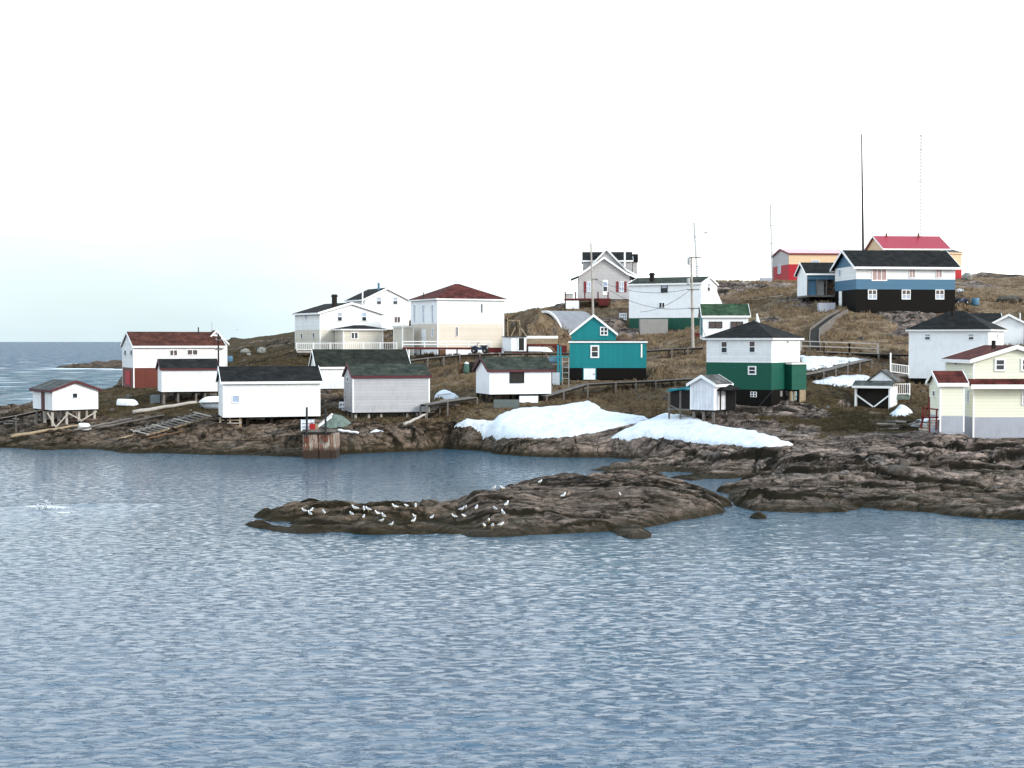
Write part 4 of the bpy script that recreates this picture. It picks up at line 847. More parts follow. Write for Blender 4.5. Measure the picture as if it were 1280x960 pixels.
h = House('openshed', 'open_shed', 'small white shed with open front and firewood beside the blue banded house', 'shed')
h.std('x', [(None, m_whitep, 'wall')], 341.5, 328, r_dark, m_trim, skip=('F',), o=.25, og=.3)
mb = MB(); mb.box(0, h.w, 0, .1, h.he - .75, h.he - .02); h.put(mb, 'header_board', m_blue)
for fx in (.015, .33, .66, .985): mb = MB(); mb.box(fx * h.w - .06, fx * h.w + .06, .0, .12, 0, h.he - .753); h.put(mb, 'post', w_grey)
mb = MB(); mb.box(.12, h.w * .33, .4, .5, 0, h.he - .8); h.put(mb, 'inner_panel', m_blue); mb = MB(); mb.box(h.w * .34, h.w * .62, .6, .7, 0, h.he - .8); h.put(mb, 'inner_door', m_conc)
mb = MB(); rr = random.Random(3)
for i in range(34):
    x = h.w * .7 + rr.random() * h.w * .26; z = rr.random() * 1.5; mb.tube([(x, .5, z), (x + rr.uniform(-.1, .1), 1.0, z + .02)], .09, 6)
h.put(mb, 'firewood', w_brown); mb = MB(); mb.box(.0, h.w + .2, -.6, h.d, -.22, -.01); h.put(mb, 'floor_deck', w_grey); h.stilts((.05, .5, .95), w_dark, .1, sill=False)

h = House('buff', 'utility_building', 'low buff building with red lower walls and pale low roof at the skyline', 'building')
h.std('x', [(330.3, m_redb, 'lower_wall'), (None, m_orange, 'wall')], 317, 311, r_pink, m_redtrim, o=.15, og=.15, cb=False)
mb = MB(); mb.face([(-.01, 0, h.z(330.3)), (-.01, h.d, h.z(330.3)), (-.01, h.d, h.he), (-.01, h.d / 2, h.hr), (-.01, 0, h.he)]); h.put(mb, 'gable_panel', m_greyhouse)
h.window('L', 974.5, 336, 3.5, 11, 'plain', m_trim, m_curtain, fw=.06); h.window('F', 1019, 327, 9, 3, 'plain', m_trim, m_curtain, fw=.06); h.skirt(m_conc, .1, 1.5)
h = House('redroof', 'utility_building', 'large buff building with bright red roof behind the blue banded house', 'building')
h.std('x', [(336, m_redb, 'lower_wall'), (None, m_orange, 'wall')], 310.5, 294.8, r_red, m_trim, o=.3, og=.3, cb=False)
h.chimney(1108, 291.5, 296, 2, w_brown, .5, 'roof_vent', cap=False); h.chimney(1148, 291.5, 296, 2, w_brown, .5, 'roof_vent', cap=False); h.skirt(m_conc, .1, 1.5)
k = House('redroofwing', '', root=h); k.std('x', [(335, m_redb, 'wing_lower_wall'), (None, m_orange, 'wing_wall')], 316, 309, r_grey, m_orange, o=.15, og=.15, cb=False); k.skirt(m_redb, .1, 1)

h = House('hipwhite', 'hip_roof_house', 'plain white hipped house with black roof behind the pale yellow house', 'house')
h.std('hip', [(None, m_whitep, 'wall')], 413.5, 388.5, r_dark, m_trim, o=.28); h.window('F', 1159.5, 421, 6, 6, 'sash', m_trim, m_glass, m_curtain, .04); h.window('F', 1214, 421, 6, 6, 'sash', m_trim, m_glass, m_curtain, .04)
h.window('R', 1246.5, 420.5, 1, 6, 'plain', m_trim, fw=.03); h.window('R', 1242, 429, 3.5, 5, 'plain', m_trim, m_brownglass, fw=.05)
h.skirt(m_black, .15, 2.2); h.chimney(1190.5, 385.5, 392, 3.5, w_dark, .5, cap=False)
h = House('rightshed', 'gable_shed', 'pale gabled shed with dark roof half hidden behind the plain white hipped house', 'shed')
h.std('y', [(None, m_whitep, 'wall')], 403.5, 392.5, r_dark, m_trim, o=.35, og=.25); h.skirt(w_dark, .1, 1); h.chimney(1275, 391, 402, 1.6, m_trim, .6, 'vent_pipe', True)
k = House('rightback', '', root=h); k.std('x', [(None, m_whitep, 'rear_wall')], 404, 391.5, r_dark, m_trim, o=.2, og=.1); k.skirt(w_dark, .1, 1)

h = House('yellow', 'yellow_house', 'pale yellow house with maroon roof and grey foundation', 'house')
h.std('y', [(521.5, m_found, 'foundation'), (None, m_yellow, 'wall')], 450, 431.5, r_maroon, m_trim, o=.3, og=.28, fh=.2)
h.window('F', 1250, 456, 9.5, 11.5, 'sash', m_trim, m_glass, m_glass, .14); h.window('F', 1283, 456, 9.5, 11.5, 'sash', m_trim, m_glass, m_glass, .14); h.window('L', 1195.5, 454, 2, 4, 'plain', m_trim, fw=.05); h.window('L', 1211, 496, 2.4, 16, 'plain', m_trim, m_bluepane, fw=.08)
h.window('F', 1284, 496, 10, 17, 'sash', m_trim, m_glass, m_brownglass, .12); h.chimney(1242, 425.5, 432, 4, w_dark, .15, cap=False)
zt, zb_ = h.z(476), h.z(482); mb = MB(); mb.hexa([(-.4, -.75, zb_), (h.w + .4, -.75, zb_), (h.w + .4, -.004, zb_), (-.4, -.004, zb_), (-.4, -.7, zb_ + .1), (h.w + .4, -.7, zb_ + .1), (h.w + .4, -.004, zt + .15), (-.4, -.004, zt + .15)]); pr_ = h.put(mb, 'pent_roof', r_maroon)
mb = MB(); mb.box(-.42, h.w + .42, -.79, -.752, zb_ - .22, zb_ + .1); mb.box(-.4, h.w + .4, -.75, -.004, zb_ - .2, zb_ - .003); h.put(mb, 'fascia', m_trim, pr_); h.skirt(m_found, .02, .8)
k = House('yellowporch', '', root=h); k.std('x', [(520, m_found, 'porch_foundation'), (None, m_yellow, 'porch_wall')], 478.5, 463.5, r_maroon, m_trim, o=.2, og=.22, fh=.2); k.window('L', 1168, 492, 2.4, 6, 'plain', m_trim, fw=.05); k.skirt(m_found, .03, .9)

h = House('frameshed', 'frame_shed', 'small shed with open dark front crossed by white diagonal braces', 'shed')
h.he, h.hr = h.z(484), h.z(464.5); mb = MB()
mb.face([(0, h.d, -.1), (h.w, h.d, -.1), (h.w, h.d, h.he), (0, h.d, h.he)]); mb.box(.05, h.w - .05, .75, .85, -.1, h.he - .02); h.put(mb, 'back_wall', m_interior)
mb = MB(); mb.box(h.w - .06, h.w, .05, h.d, -.1, h.he); mb.box(0, .06, .05, h.d, -.1, h.he); h.put(mb, 'side_wall', m_white2)
for x in (.07, h.w - .07): mb = MB(); mb.box(x - .08, x + .08, -.1, .048, min(h.ground(x, 0), 0) - .3, h.he); h.put(mb, 'post', m_trim)
mb = MB(); zc = h.z(509) ; mb.beam((.1, -.02, h.z(494)), (h.w * .52, -.02, zc), .06, .12); mb.beam((h.w - .1, -.02, h.z(494)), (h.w * .54, -.02, zc), .06, .12); h.put(mb, 'brace', m_trim)
mb = MB(); mb.hexa([(-.2, -.3, h.he), (h.w + .2, -.3, h.he), (h.w + .2, .9, h.z(478)), (-.2, .9, h.z(478)), (-.2, -.3, h.he + .12), (h.w + .2, -.3, h.he + .12), (h.w + .2, .9, h.z(478) + .12), (-.2, .9, h.z(478) + .12)]); rf = h.put(mb, 'roof', r_gslate)
mb = MB(); mb.box(-.2, h.w + .2, -.34, -.303, h.he - .1, h.he + .1); h.put(mb, 'fascia', m_trim, rf)
x0, x1 = h.w * .34, h.w * 1.03; zb_ = h.z(478) + .1; mb = MB(); mb.face([(x0, .9, zb_), (x1, .9, zb_), ((x0 + x1) / 2, .9, h.hr)]); h.put(mb, 'gable', m_whitep)
mb = MB(); mb.extr([(x0 - .2, zb_ - .1), ((x0 + x1) / 2, h.hr), (x1 + .2, zb_ - .1), (x1 + .2, zb_ + .05), ((x0 + x1) / 2, h.hr + .15), (x0 - .2, zb_ + .05)], lambda q, a, b: (a, q, b), .78, h.d + .2); h.put(mb, 'gable_roof', r_grey)
# ------------------------------------------------------------------ snow that has not melted yet
def hgtv(x, y):
    i = np.clip(np.searchsorted(gx, x) - 1, 0, len(gx) - 2); j = np.clip(np.searchsorted(gy, y) - 1, 0, len(gy) - 2)
    a = (x - gx[i]) / (gx[i + 1] - gx[i]); b = (y - gy[j]) / (gy[j + 1] - gy[j])
    return (Z[j, i] * (1 - a) + Z[j, i + 1] * a) * (1 - b) + (Z[j + 1, i] * (1 - a) + Z[j + 1, i + 1] * a) * b
w = NT('old_snow'); ge = w.n('ShaderNodeNewGeometry').outputs['Position']; n1 = w.noise(ge, 1.2, 6, .7); n2 = w.noise(ge, 6, 5, .7)
c_ = w.mix(w.ramp(n1, [(.50, 0.0), (.72, .8)]), (0.66, 0.70, 0.75), (0.42, 0.44, 0.47)); w.l(w.mix(w.ramp(n2, [(.62, 0.0), (.72, .45)]), c_, (.22, .19, .16)), w.b.inputs['Base Color']); w.b.inputs['Roughness'].default_value = .75
w.bump(w.math('ADD', n1, w.math('MULTIPLY', n2, .3)), .9, .25); m_snow = w.m
def snow(pw, label, poly, thick, edge=0.6, res=0.13):
    xs, ys = [p[0] for p in pw], [p[1] for p in pw]
    gx_, gy_ = np.meshgrid(np.arange(min(xs) - .5, max(xs) + .5, res), np.arange(min(ys) - .5, max(ys) + .5, res * 1.2))
    sd = sdf_poly(pw, gx_ + .40 * fbm(gx_ / 1.3, gy_ / 1.3, 201, 5), gy_ + .40 * fbm(gx_ / 1.3, gy_ / 1.3, 202, 5))
    z = hgtv(gx_, gy_); zb = z.copy()
    for _ in range(14):                                     # snow smooths the rock under it
        zp = np.pad(zb, 1, mode='edge'); zb = np.maximum(z, (zp[:-2, 1:-1] + zp[2:, 1:-1] + zp[1:-1, :-2] + zp[1:-1, 2:] + zb) / 5)
    top = np.where(sd > 0, zb + thick * (1 - np.exp(-np.maximum(sd, 0) / edge)) * (1 + .25 * fbm(gx_ / 2.4, gy_ / 2.4, 203, 3)) + .03 + .07 * fbm(gx_ / .7, gy_ / .7, 204, 3), z - .15)
    keep = sd > -.25; ny, nx = gx_.shape; idx = -np.ones(gx_.shape, int); v = []; f = []
    for j in range(ny):
        for i in range(nx):
            if keep[j, i]: idx[j, i] = len(v); v.append((gx_[j, i], gy_[j, i], top[j, i]))
    for j in range(ny - 1):
        for i in range(nx - 1):
            q = (idx[j, i], idx[j, i + 1], idx[j + 1, i + 1], idx[j + 1, i])
            if min(q) >= 0: f.append(q)
    mb = MB(); mb.v, mb.f, mb.m = v, f, [0] * len(f)
    return tag(mb.build('snow_patch', m_snow, smooth=True), label, 'snow patch', 'patches of old snow on the slope')










for pw_, sn_ in zip(SNOWP, SNOW): snow(pw_, *sn_)

# ------------------------------------------------------------------ decks, boardwalks and stairs
def wpart(h, mb, name, mats, parent=None):                  # a part of a house given in world coordinates
    o = mb.build(name, mats, parent or h.root); o.matrix_basis = h.RM.inverted() if parent is None else Matrix.Identity(4); return o
def railing(mb, a, b, ht=.95, gap=.18, posts=1.8, rail=.07, bal=.035, low=.12, post_w=.09):
    a, b = Vector(a), Vector(b); n = max(1, round((b - a).length / posts)); z = Vector((0, 0, 1))
    mb.beam(a + z * ht, b + z * ht, rail * 1.3, rail); mb.beam(a + z * low, b + z * low, rail, rail)
    for i in range(n + 1): p = a.lerp(b, i / n); mb.beam(p - z * .02, p + z * (ht + .06), post_w, post_w)
    if gap:
        m = max(1, round((b - a).length / gap))
        for i in range(1, m): p = a.lerp(b, i / m); mb.beam(p + z * low, p + z * ht, bal, bal)
def boardwalk(label, pts, width, gap=2.2, mat=None, post=None, thick=.10, rail=None, under=.16, group='wooden boardwalks between the houses', name='boardwalk', posts=True):
    mat, post = mat or w_grey, post or w_grey; pts = [Vector(p) for p in pts]; root = empty(name, pts[0]); tag(root, label, 'boardwalk', group)
    off = root.location.copy(); mb, ub = MB(), MB(); nrm = []
    for i in range(len(pts)):
        t = (pts[min(i + 1, len(pts) - 1)] - pts[max(i - 1, 0)]); n = Vector((-t.y, t.x, 0)).normalized()
        nrm.append(n if n.y > 0 or (abs(n.y) < .3 and n.x > 0) else -n)
    for i in range(len(pts) - 1):
        a, b = pts[i] - off, pts[i + 1] - off; na, nb = nrm[i] * width, nrm[i + 1] * width; t = Vector((0, 0, thick)); k = max(1, int((b - a).length / .22))
        for q in range(k):                                   # cross planks
            c0, c1 = a.lerp(b, q / k), a.lerp(b, (q + .9) / k); m0, m1 = na.lerp(nb, q / k), na.lerp(nb, (q + .9) / k); e = -m0.normalized() * (.05 * ((q * 7) % 3))
            mb.hexa([c0 - t * .5 + e, c1 - t * .5 + e, c1 + m1 - t * .5, c0 + m0 - t * .5, c0 + e, c1 + e, c1 + m1, c0 + m0])
        for s_ in (.06, .94):
            ub.beam(a + na * s_ - Vector((0, 0, thick * .5 + under / 2 + .003)), b + nb * s_ - Vector((0, 0, thick * .5 + under / 2 + .003)), .08, under)
    mb.build('deck', mat, root); ub.build('joists', w_dark, root)
    if posts:
        for i in range(len(pts) - 1):
            a, b = pts[i], pts[i + 1]; k = max(1, round((b - a).length / gap))
            for q in range(k + (i == len(pts) - 2)):
                for s_ in (.03, .97):
                    p = a.lerp(b, q / k) + nrm[i] * width * s_; zg = hgt(p.x, p.y)
                    if p.z - zg > .25: m2 = MB(); m2.box(-.07, .07, -.07, .07, min(zg - p.z, -.3) - .2, -thick * .5 - .004); o = m2.build('post', post, root, loc=p - off)
    if rail:
        for i in range(len(pts) - 1):
            for s_ in rail:
                rb = MB(); a, b = pts[i] + nrm[i] * width * s_ - off, pts[i + 1] + nrm[i + 1] * width * s_ - off
                railing(rb, a, b, .95, None, 2.1, .09, low=.48); rb.build('handrail', mat, root)
    return root
boardwalk('boardwalk in front of the maroon roofed house, with the quad bike on it', [P(500, 452, 147), P(535, 447.5, 148), P(575, 443.5, 149), P(625, 441.5, 149), P(712, 441, 149)], 1.5)
boardwalk('boardwalk in front of the cellar door of the teal house', [P(684, 495, 128), P(705, 489, 129), P(735, 480, 130), P(770, 478, 130.5), P(820, 476, 131), P(868, 473, 132)], 1.3)
boardwalk('boardwalk between the teal house and the tall power pole', [P(806, 438, 146), P(840, 436, 146.5), P(880, 434, 147)], 1.3)
boardwalk('railed boardwalk on the slope under the blue banded house', [P(1001, 438.5, 138), P(1030, 439.5, 137.5), P(1062, 440.5, 137), P(1098, 442, 136.5)], 1.4, rail=(0.0, 1.0), mat=w_pale)
boardwalk('plain boardwalk running behind the plain white hipped house', [P(1098.5, 442, 136.4), P(1140, 443, 136)], 1.4)
boardwalk('walkway sloping up right of the green and white house', [P(1004, 469, 128), P(1030, 464, 129), P(1060, 456, 131), P(1090, 449, 133.5)], 1.0)
boardwalk('grey walkway leading to the small white shed with the dark square window', [P(534, 506, 124), P(560, 501.5, 125), P(597, 496.5, 127)], 1.4)
boardwalk('pale gangway running up to the stilt hut', [P(-14, 525, 134.5), P(20, 519, 134), P(46, 513.6, 133.5)], .9, mat=w_pale)
# the walled ramp that bends uphill
rt = empty('ramp', P(1016, 437, 138.5)); tag(rt, 'narrow side boarded ramp bending uphill to the blue banded house', 'ramp', 'wooden boardwalks between the houses'); o0 = rt.location.copy()
rp_ = [P(1013, 436, 139), P(1012, 424, 144), P(1013, 413, 149), P(1021, 407, 152), P(1036, 399, 157), P(1049, 391.5, 161)]
lb, fb, kb = MB(), MB(), MB(); prev = None; wd = .95
for i, p in enumerate(rp_):
    t = (rp_[min(i + 1, 5)] - rp_[max(i - 1, 0)]); n = Vector((t.y, -t.x, 0)).normalized(); z = max(p.z, hgt(p.x, p.y) + .35); c = Vector((p.x, p.y, z)) - o0; q = (c, c + n * wd)
    if prev:
        u = Vector((0, 0, .75))
        for mb, s_ in ((lb, 0), (kb, 1)):
            a, b = prev[s_], q[s_]; e = n * .04; mb.hexa([a - e - u, a + e - u, b + e - u, b - e - u, a - e + u * .35, a + e + u * .35, b + e + u * .35, b - e + u * .35])
        d_ = Vector((0, 0, .06)); g_ = n * .045; fb.hexa([prev[0] + g_ - d_, prev[1] - g_ - d_, q[1] - g_ - d_, q[0] + g_ - d_, prev[0] + g_, prev[1] - g_, q[1] - g_, q[0] + g_])
    prev = q
lb.build('side_board', w_grey, rt); kb.build('side_board', w_grey, rt); fb.build('deck', w_dark, rt)

def house_deck(h, a, b, depth, edge_mat, rail_mat, ht=.95, gap=.2, posts=True, name='deck', deck_th=.22, skirt=None):
    a, b = Vector(a), Vector(b); t = (b - a).normalized(); n = Vector((-t.y, t.x, 0)); mb = MB(); dz = Vector((0, 0, deck_th))
    mb.hexa([a - dz, b - dz, b + n * depth - dz, a + n * depth - dz, a, b, b + n * depth, a + n * depth]); dk = wpart(h, mb, name, edge_mat)
    if rail_mat: rb = MB(); railing(rb, a + n * .06 + Vector((0, 0, .01)), b + n * .06 + Vector((0, 0, .01)), ht, gap); wpart(h, rb, 'deck_railing', rail_mat)
    if posts:
        k = max(1, round((b - a).length / 2.2))
        for i in range(k + 1):
            p = a.lerp(b, min(max(i / k, .01), .99)) + n * .1; zg = hgt(p.x, p.y)
            if p.z - deck_th - zg > .05: mb = MB(); mb.box(p.x - .07, p.x + .07, p.y - .07, p.y + .07, zg - .2, p.z - deck_th - .003); wpart(h, mb, 'deck_post', w_dark)
house_deck(HS['gable'], P(371, 438.5, 159.5), P(496, 438, 159.5), 2.4, w_pale, m_trim, .85, .22)
house_deck(HS['hiphouse'], P(503, 434.2, 154), P(594, 434.5, 153.5), 2.2, w_red, None)
rb = MB(); a, b = P(503, 434, 154.05), P(614, 434, 153.4); railing(rb, a + Vector((0, .02, .01)), b + Vector((0, .02, .01)), .62, None, 2.6, .10, low=.3); wpart(HS['hiphouse'], rb, 'deck_railing', m_trim)
mb = MB(); a, b = P(610, 441, 152.8), P(627, 434.5, 152.8); mb.box(a.x, b.x, a.y, a.y + 1.2, a.z, b.z); wpart(HS['hiphouse'], mb, 'red_step', w_red)
house_deck(HS['cottage'], P(706, 373, 181.5), P(763, 373, 181.5), 2.0, w_red, None)
rb = MB()
for px in (706.5, 719.5, 731, 747.5, 760): p = P(px, 373, 181.55); rb.beam(p, p + Vector((0, 0, .85)), .16, .16)
wpart(HS['cottage'], rb, 'deck_railing_posts', w_red); mb = MB(); mb.beam(P(706, 367.5, 181.6), P(748, 367.5, 181.6), .05, .06); wpart(HS['cottage'], mb, 'deck_rail', m_metal)
mb = MB(); a, b = P(706.5, 386, 181.6), P(724, 375.5, 181.6); mb.box(a.x, b.x, a.y, a.y + .1, a.z, b.z); wpart(HS['cottage'], mb, 'lattice_panel', m_whitep)
mb = MB(); a, b = P(707, 372.8, 181.7), P(716, 367.8, 181.7); mb.box(a.x, b.x, a.y, a.y + .1, a.z, b.z); wpart(HS['cottage'], mb, 'rail_panel', m_greyhouse)
for i in range(3):
    a, b = P(748, 379, 181.4 - i * .3), P(761, 373 + i * 2, 181.4 - i * .3); mb = MB(); mb.box(a.x, b.x, a.y - .29, a.y, a.z - .3, b.z); wpart(HS['cottage'], mb, 'step', w_red)
rb = MB(); railing(rb, P(1113, 466, 128.5), P(1135.5, 469, 128.5), .85, .16, 1.7); p = P(1113.3, 441, 128.5); rb.beam((p.x, p.y, p.z), P(1113.3, 467, 128.5), .12, .12); wpart(HS['hipwhite'], rb, 'porch_railing', m_trim)
mb = MB(); a = P(1112, 470.5, 128.5); b = P(1136, 467, 128.5); mb.box(a.x, b.x, a.y, a.y + 1.6, a.z, a.z + .18); wpart(HS['hipwhite'], mb, 'porch_deck', w_grey)
for px in (1113.5, 1134): p = P(px, 471, 128.55); mb = MB(); mb.box(p.x - .07, p.x + .07, p.y, p.y + .14, hgt(p.x, p.y) - .2, p.z); wpart(HS['hipwhite'], mb, 'porch_post', w_dark)
rt = empty('porch_fence', P(1117, 496, 124.5)); tag(rt, 'short white picket fence behind the shed with white diagonal braces', 'fence'); a, b = P(1117, 494, 124.5) - rt.location, P(1137, 494, 124.5) - rt.location
rb = MB(); railing(rb, a, b, 1.0, .17, 1.5); rb.build('picket_rail', m_trim, rt); mb = MB(); mb.beam(a - Vector((0, 0, .2)), b - Vector((0, 0, .2)), .2, .35); mb.build('base_board', m_greenmesh, rt)
# red steps at the yellow porch
rb = MB()
for (x0, y0, x1, y1) in [(1152, 536, 1153.5, 508), (1162, 540, 1161.5, 496), (1153, 510, 1173, 512), (1152, 522, 1173, 522), (1170, 538, 1171, 512), (1150, 534, 1161, 505)]: rb.beam(P(x0, y0, 101.8), P(x1, y1, 101.8), .1, .1)
wpart(HS['yellowporch'], rb, 'step_railing', w_red)
for i in range(5): a = P(1153 + i * 3.5, 536 - i * 3.4, 102.1); mb = MB(); mb.box(a.x, a.x + .5, a.y, a.y + .9, a.z - .12, a.z); wpart(HS['yellowporch'], mb, 'step', m_whitep if i == 4 else w_pale)

# ------------------------------------------------------------------ poles, masts, wires
def pole(label, top, base, D, r0, r1, mat, cat='pole', name='utility_pole', arms=(), group=None, ground=True):
    t, b = P(*top, D), P(*base, D)
    if ground: b.z = min(b.z, hgt(b.x, b.y)) - .3
    rt = empty(name, b); tag(rt, label, cat, group); mb = MB(); n = 6
    mb.tube([(t - b) * (i / n) for i in range(n + 1)], [r0 + (r1 - r0) * i / n for i in range(n + 1)], 10); mb.build('shaft', mat, rt)
    for (px0, px1, py) in arms:
        m2 = MB(); a, c = P(px0, py, D - .2) - b, P(px1, py, D - .2) - b; m2.beam(a, c, .09, .11); ar = m2.build('crossarm', w_grey, rt)
        for k in (.04, .96): m3 = MB(); q = a.lerp(c, k); m3.tube([q + Vector((0, 0, .055)), q + Vector((0, 0, .22))], [.05, .035], 8); m3.build('insulator', m_metal, ar)
    return rt
pb = gp(866, 441); DP = pb.y; gpole = 'tall poles and masts among the houses'
pp = pole('tall pale power pole with crossarms and transformers', (864, 321), (866.5, 441), DP, .17, .11, w_pale, arms=((861, 876, 322), (859, 874, 362), (861, 874, 385.5)), group=gpole)
mb = MB(); a, b = P(861.5, 331, DP - .35) - pp.location, P(861.5, 322.5, DP - .35) - pp.location; mb.tube([a, b], .2, 12); mb.build('transformer', m_metal, pp)
mb = MB(); a, b = P(860.5, 355.5, DP - .35) - pp.location, P(860.5, 347.5, DP - .35) - pp.location; mb.tube([a, b], .17, 12); mb.build('transformer', m_metal, pp)
pole('slim pale pole in front of the grey cottage', (738.6, 303), (742, 406), 169, .15, .09, w_pale, arms=((741, 748, 349),), group=gpole)
pole('slim white pole between the two gabled white houses', (453.2, 353), (453, 413), 186, .13, .09, m_trim, group=gpole)
pole('dark power pole right of the house with red ground floor', (273, 417), (273, 472), 150, .11, .07, w_dark, arms=((270, 277, 425), (269, 278, 437)), group=gpole)
pole('thickest and tallest dark mast, behind the blue banded house', (1077, 168), (1079.5, 356), 190, .19, .08, m_iron, 'mast', 'radio_mast', group=gpole)
mb = MB(); a = P(1077, 168.2, 190); mb.tube([a, P(1076.8, 155, 190)], [.05, .03], 6); o = mb.build('whip_antenna', m_metal, None); rm_ = [x for x in scene.objects if x.name.startswith('radio_mast')][0]; o.parent = rm_; o.matrix_basis = Matrix.Translation(-rm_.location)
def lattice(label, top, base, D, wd, mat, cross=()):
    t, b = P(*top, D), P(*base, D); b.z = min(b.z, hgt(b.x, b.y)) - .3; rt = empty('lattice_mast', b); tag(rt, label, 'mast', gpole); ax = t - b; mb = MB(); n = int(ax.length / (wd * 2.2))
    cs = [Vector((wd * math.cos(q), wd * math.sin(q), 0)) for q in (.3, 2.4, 4.5)]
    for c in cs: mb.tube([c, ax + c * .7], .035, 5)
    for i in range(n):
        for k in range(3): mb.tube([ax * (i / n) + cs[k] * (1 - .3 * i / n), ax * ((i + 1) / n) + cs[(k + 1) % 3] * (1 - .3 * (i + 1) / n)], .018, 4, caps=False)
    mb.build('lattice', mat, rt)
    for (px, py) in cross: m2 = MB(); a = P(px, py, D) - b; m2.tube([a - Vector((.5, 0, 0)), a + Vector((.4, 0, 0))], .04, 6); m2.tube([a + Vector((.3, 0, -.3)), a + Vector((.3, 0, .3))], .05, 6); m2.build('antenna', m_metal, rt)
lattice('thin pale lattice mast above the bright red roof', (1151, 168), (1150, 352), 226, .24, m_iron, ((1151.5, 170), (1151.5, 187), (1151.5, 227)))
lattice('thin lattice mast left of the low buff building', (963, 255), (966, 356), 206, .15, m_metal, ((964.5, 282), (965, 304)))
lattice('thin lattice mast rising above the long house with dark green base', (867.5, 278), (873, 360), 186, .14, m_metal, ((868.5, 296), (871, 333)))
pole('hair thin white antenna above the rust brown roof', (264.8, 402), (265, 470), 172, .05, .03, m_metal, 'antenna', 'antenna_pole', group=None)
pole('short white post standing below the maroon roofed house', (511.3, 437), (511, 456), 146, .07, .06, m_trim, 'post', 'marker_post')
def wire(label, a, b, sag, r=.024, group='overhead power lines'):
    mb = MB(); n = 16; mb.tube([a.lerp(b, i / n) - Vector((0, 0, sag * 4 * (i / n) * (1 - i / n))) for i in range(n + 1)], r, 5)
    tag(mb.build('power_line', m_iron), label, 'power line', group)
wire('overhead wire from the cottage pole to the upper arm of the power pole', P(744, 349, 168.8), P(860, 361.5, DP - .2), .9)
wire('lower overhead wire from the cottage pole towards the power pole', P(744, 350.5, 168.8), P(862, 385, DP - .2), 1.2)
wire('wire dropping from the power pole to the long green based house', P(862, 363, DP - .2), P(800, 390, 167.3), .5)
wire('wire from the power pole running right to the hipped green house', P(873, 385, DP - .2), P(884, 424, 120.3), .5)
wire('guy wire of the hipped green house reaching the turf', P(977, 475, 118.6), gp(945, 512), .02, .02)

# ------------------------------------------------------------------ boats
def hull(L=3.2, B=.62, H=.5, transom=.75, n=14, m=9, inv=True, thick=.03):
    mb = MB(); ring = []
    for i in range(n + 1):
        t = i / n; wd = B * (transom + (1 - transom) * math.sin(min(t / .55, 1) * math.pi / 2)) * (1 if t < .55 else math.cos((t - .55) / .45 * math.pi / 2) ** .8 + .015)
        kee = H * (1 - .9 * max(0, (t - .7) / .3) ** 2); sh = H * .12 * t * t
        r = []
        for k in range(m + 1):
            q = math.pi * k / m; r.append((t * L - L / 2, -wd * math.copysign(abs(math.cos(q)) ** .7, math.cos(q)), (kee * math.sin(q) ** .8 - sh) if inv else (H - kee * math.sin(q) ** .8 + sh)))
        ring.append(r)
    i0 = len(mb.v)
    for r in ring: mb.v += r
    for i in range(n):
        for k in range(m): a = i0 + i * (m + 1) + k; mb.f.append((a, a + 1, a + m + 2, a + m + 1)); mb.m.append(0)
    mb.f.append(tuple(i0 + k for k in range(m + 1))); mb.m.append(0)
    return mb
def boat(label, pos, rz, L, B, H, mat, inv=True, tilt=0, name='dinghy', group='small boats hauled ashore', stripe=None):
    rt = empty(name, pos, rz); rt.rotation_euler = (tilt, 0, rz); tag(rt, label, 'boat', group); hull(L, B, H, inv=inv).build('hull', mat, rt, smooth=True)
    gb = MB(); pts = []
    for i in range(15):
        t = i / 14; wd = B * (.75 + .25 * math.sin(min(t / .55, 1) * math.pi / 2)) * (1 if t < .55 else math.cos((t - .55) / .45 * math.pi / 2) ** .8 + .015); pts.append((t * L - L / 2, wd, (-H * .12 * t * t) if inv else (H + H * .12 * t * t)))
    gb.tube(pts, .035, 6); gb.tube([(x, -y, z) for x, y, z in pts], .035, 6); gb.build('gunwale', stripe or m_metal, rt)
    if not inv: sb = MB(); sb.box(-.1, .15, -B * .95, B * .95, H * .7, H * .76); sb.build('thwart', w_pale, rt)
    return rt
p = gp(161, 507); boat('upturned white dinghy on the turf left of the white shed on low posts', p + Vector((0, 0, .05)), -.25, 2.3, .55, .62, m_boat)
p = gp(107, 537); boat('small white boat lying on its side below the stilt hut', p + Vector((0, 0, .12)), -.35, 1.2, .42, .5, m_boat, tilt=.3)
p = gp(262, 516); boat('lower of two stacked boats beside the long bright white shed, pale grey hull', p + Vector((0.1, 2.2, .15)), 2.95, 3.2, .62, .6, m_boatg, inv=False)
boat('upper of two stacked boats beside the long bright white shed, bright white hull', p + Vector((0.1, 2.2, .95)), 3.3, 3.2, .6, .55, m_boat)
p = P(676, 440, 148.5); p.z = max(p.z, hgt(p.x, p.y)); boat('upturned whitish boat below the pale plank fence', p + Vector((0, 1.8, .05)), 0, 2.6, .55, .5, m_boat)
p = P(690, 456, 138); p.z = hgt(p.x, p.y) + .9; boat('pale blue boat on the rack left of the teal house', p, -.1, 1.9, .5, .55, m_lblue, inv=False)

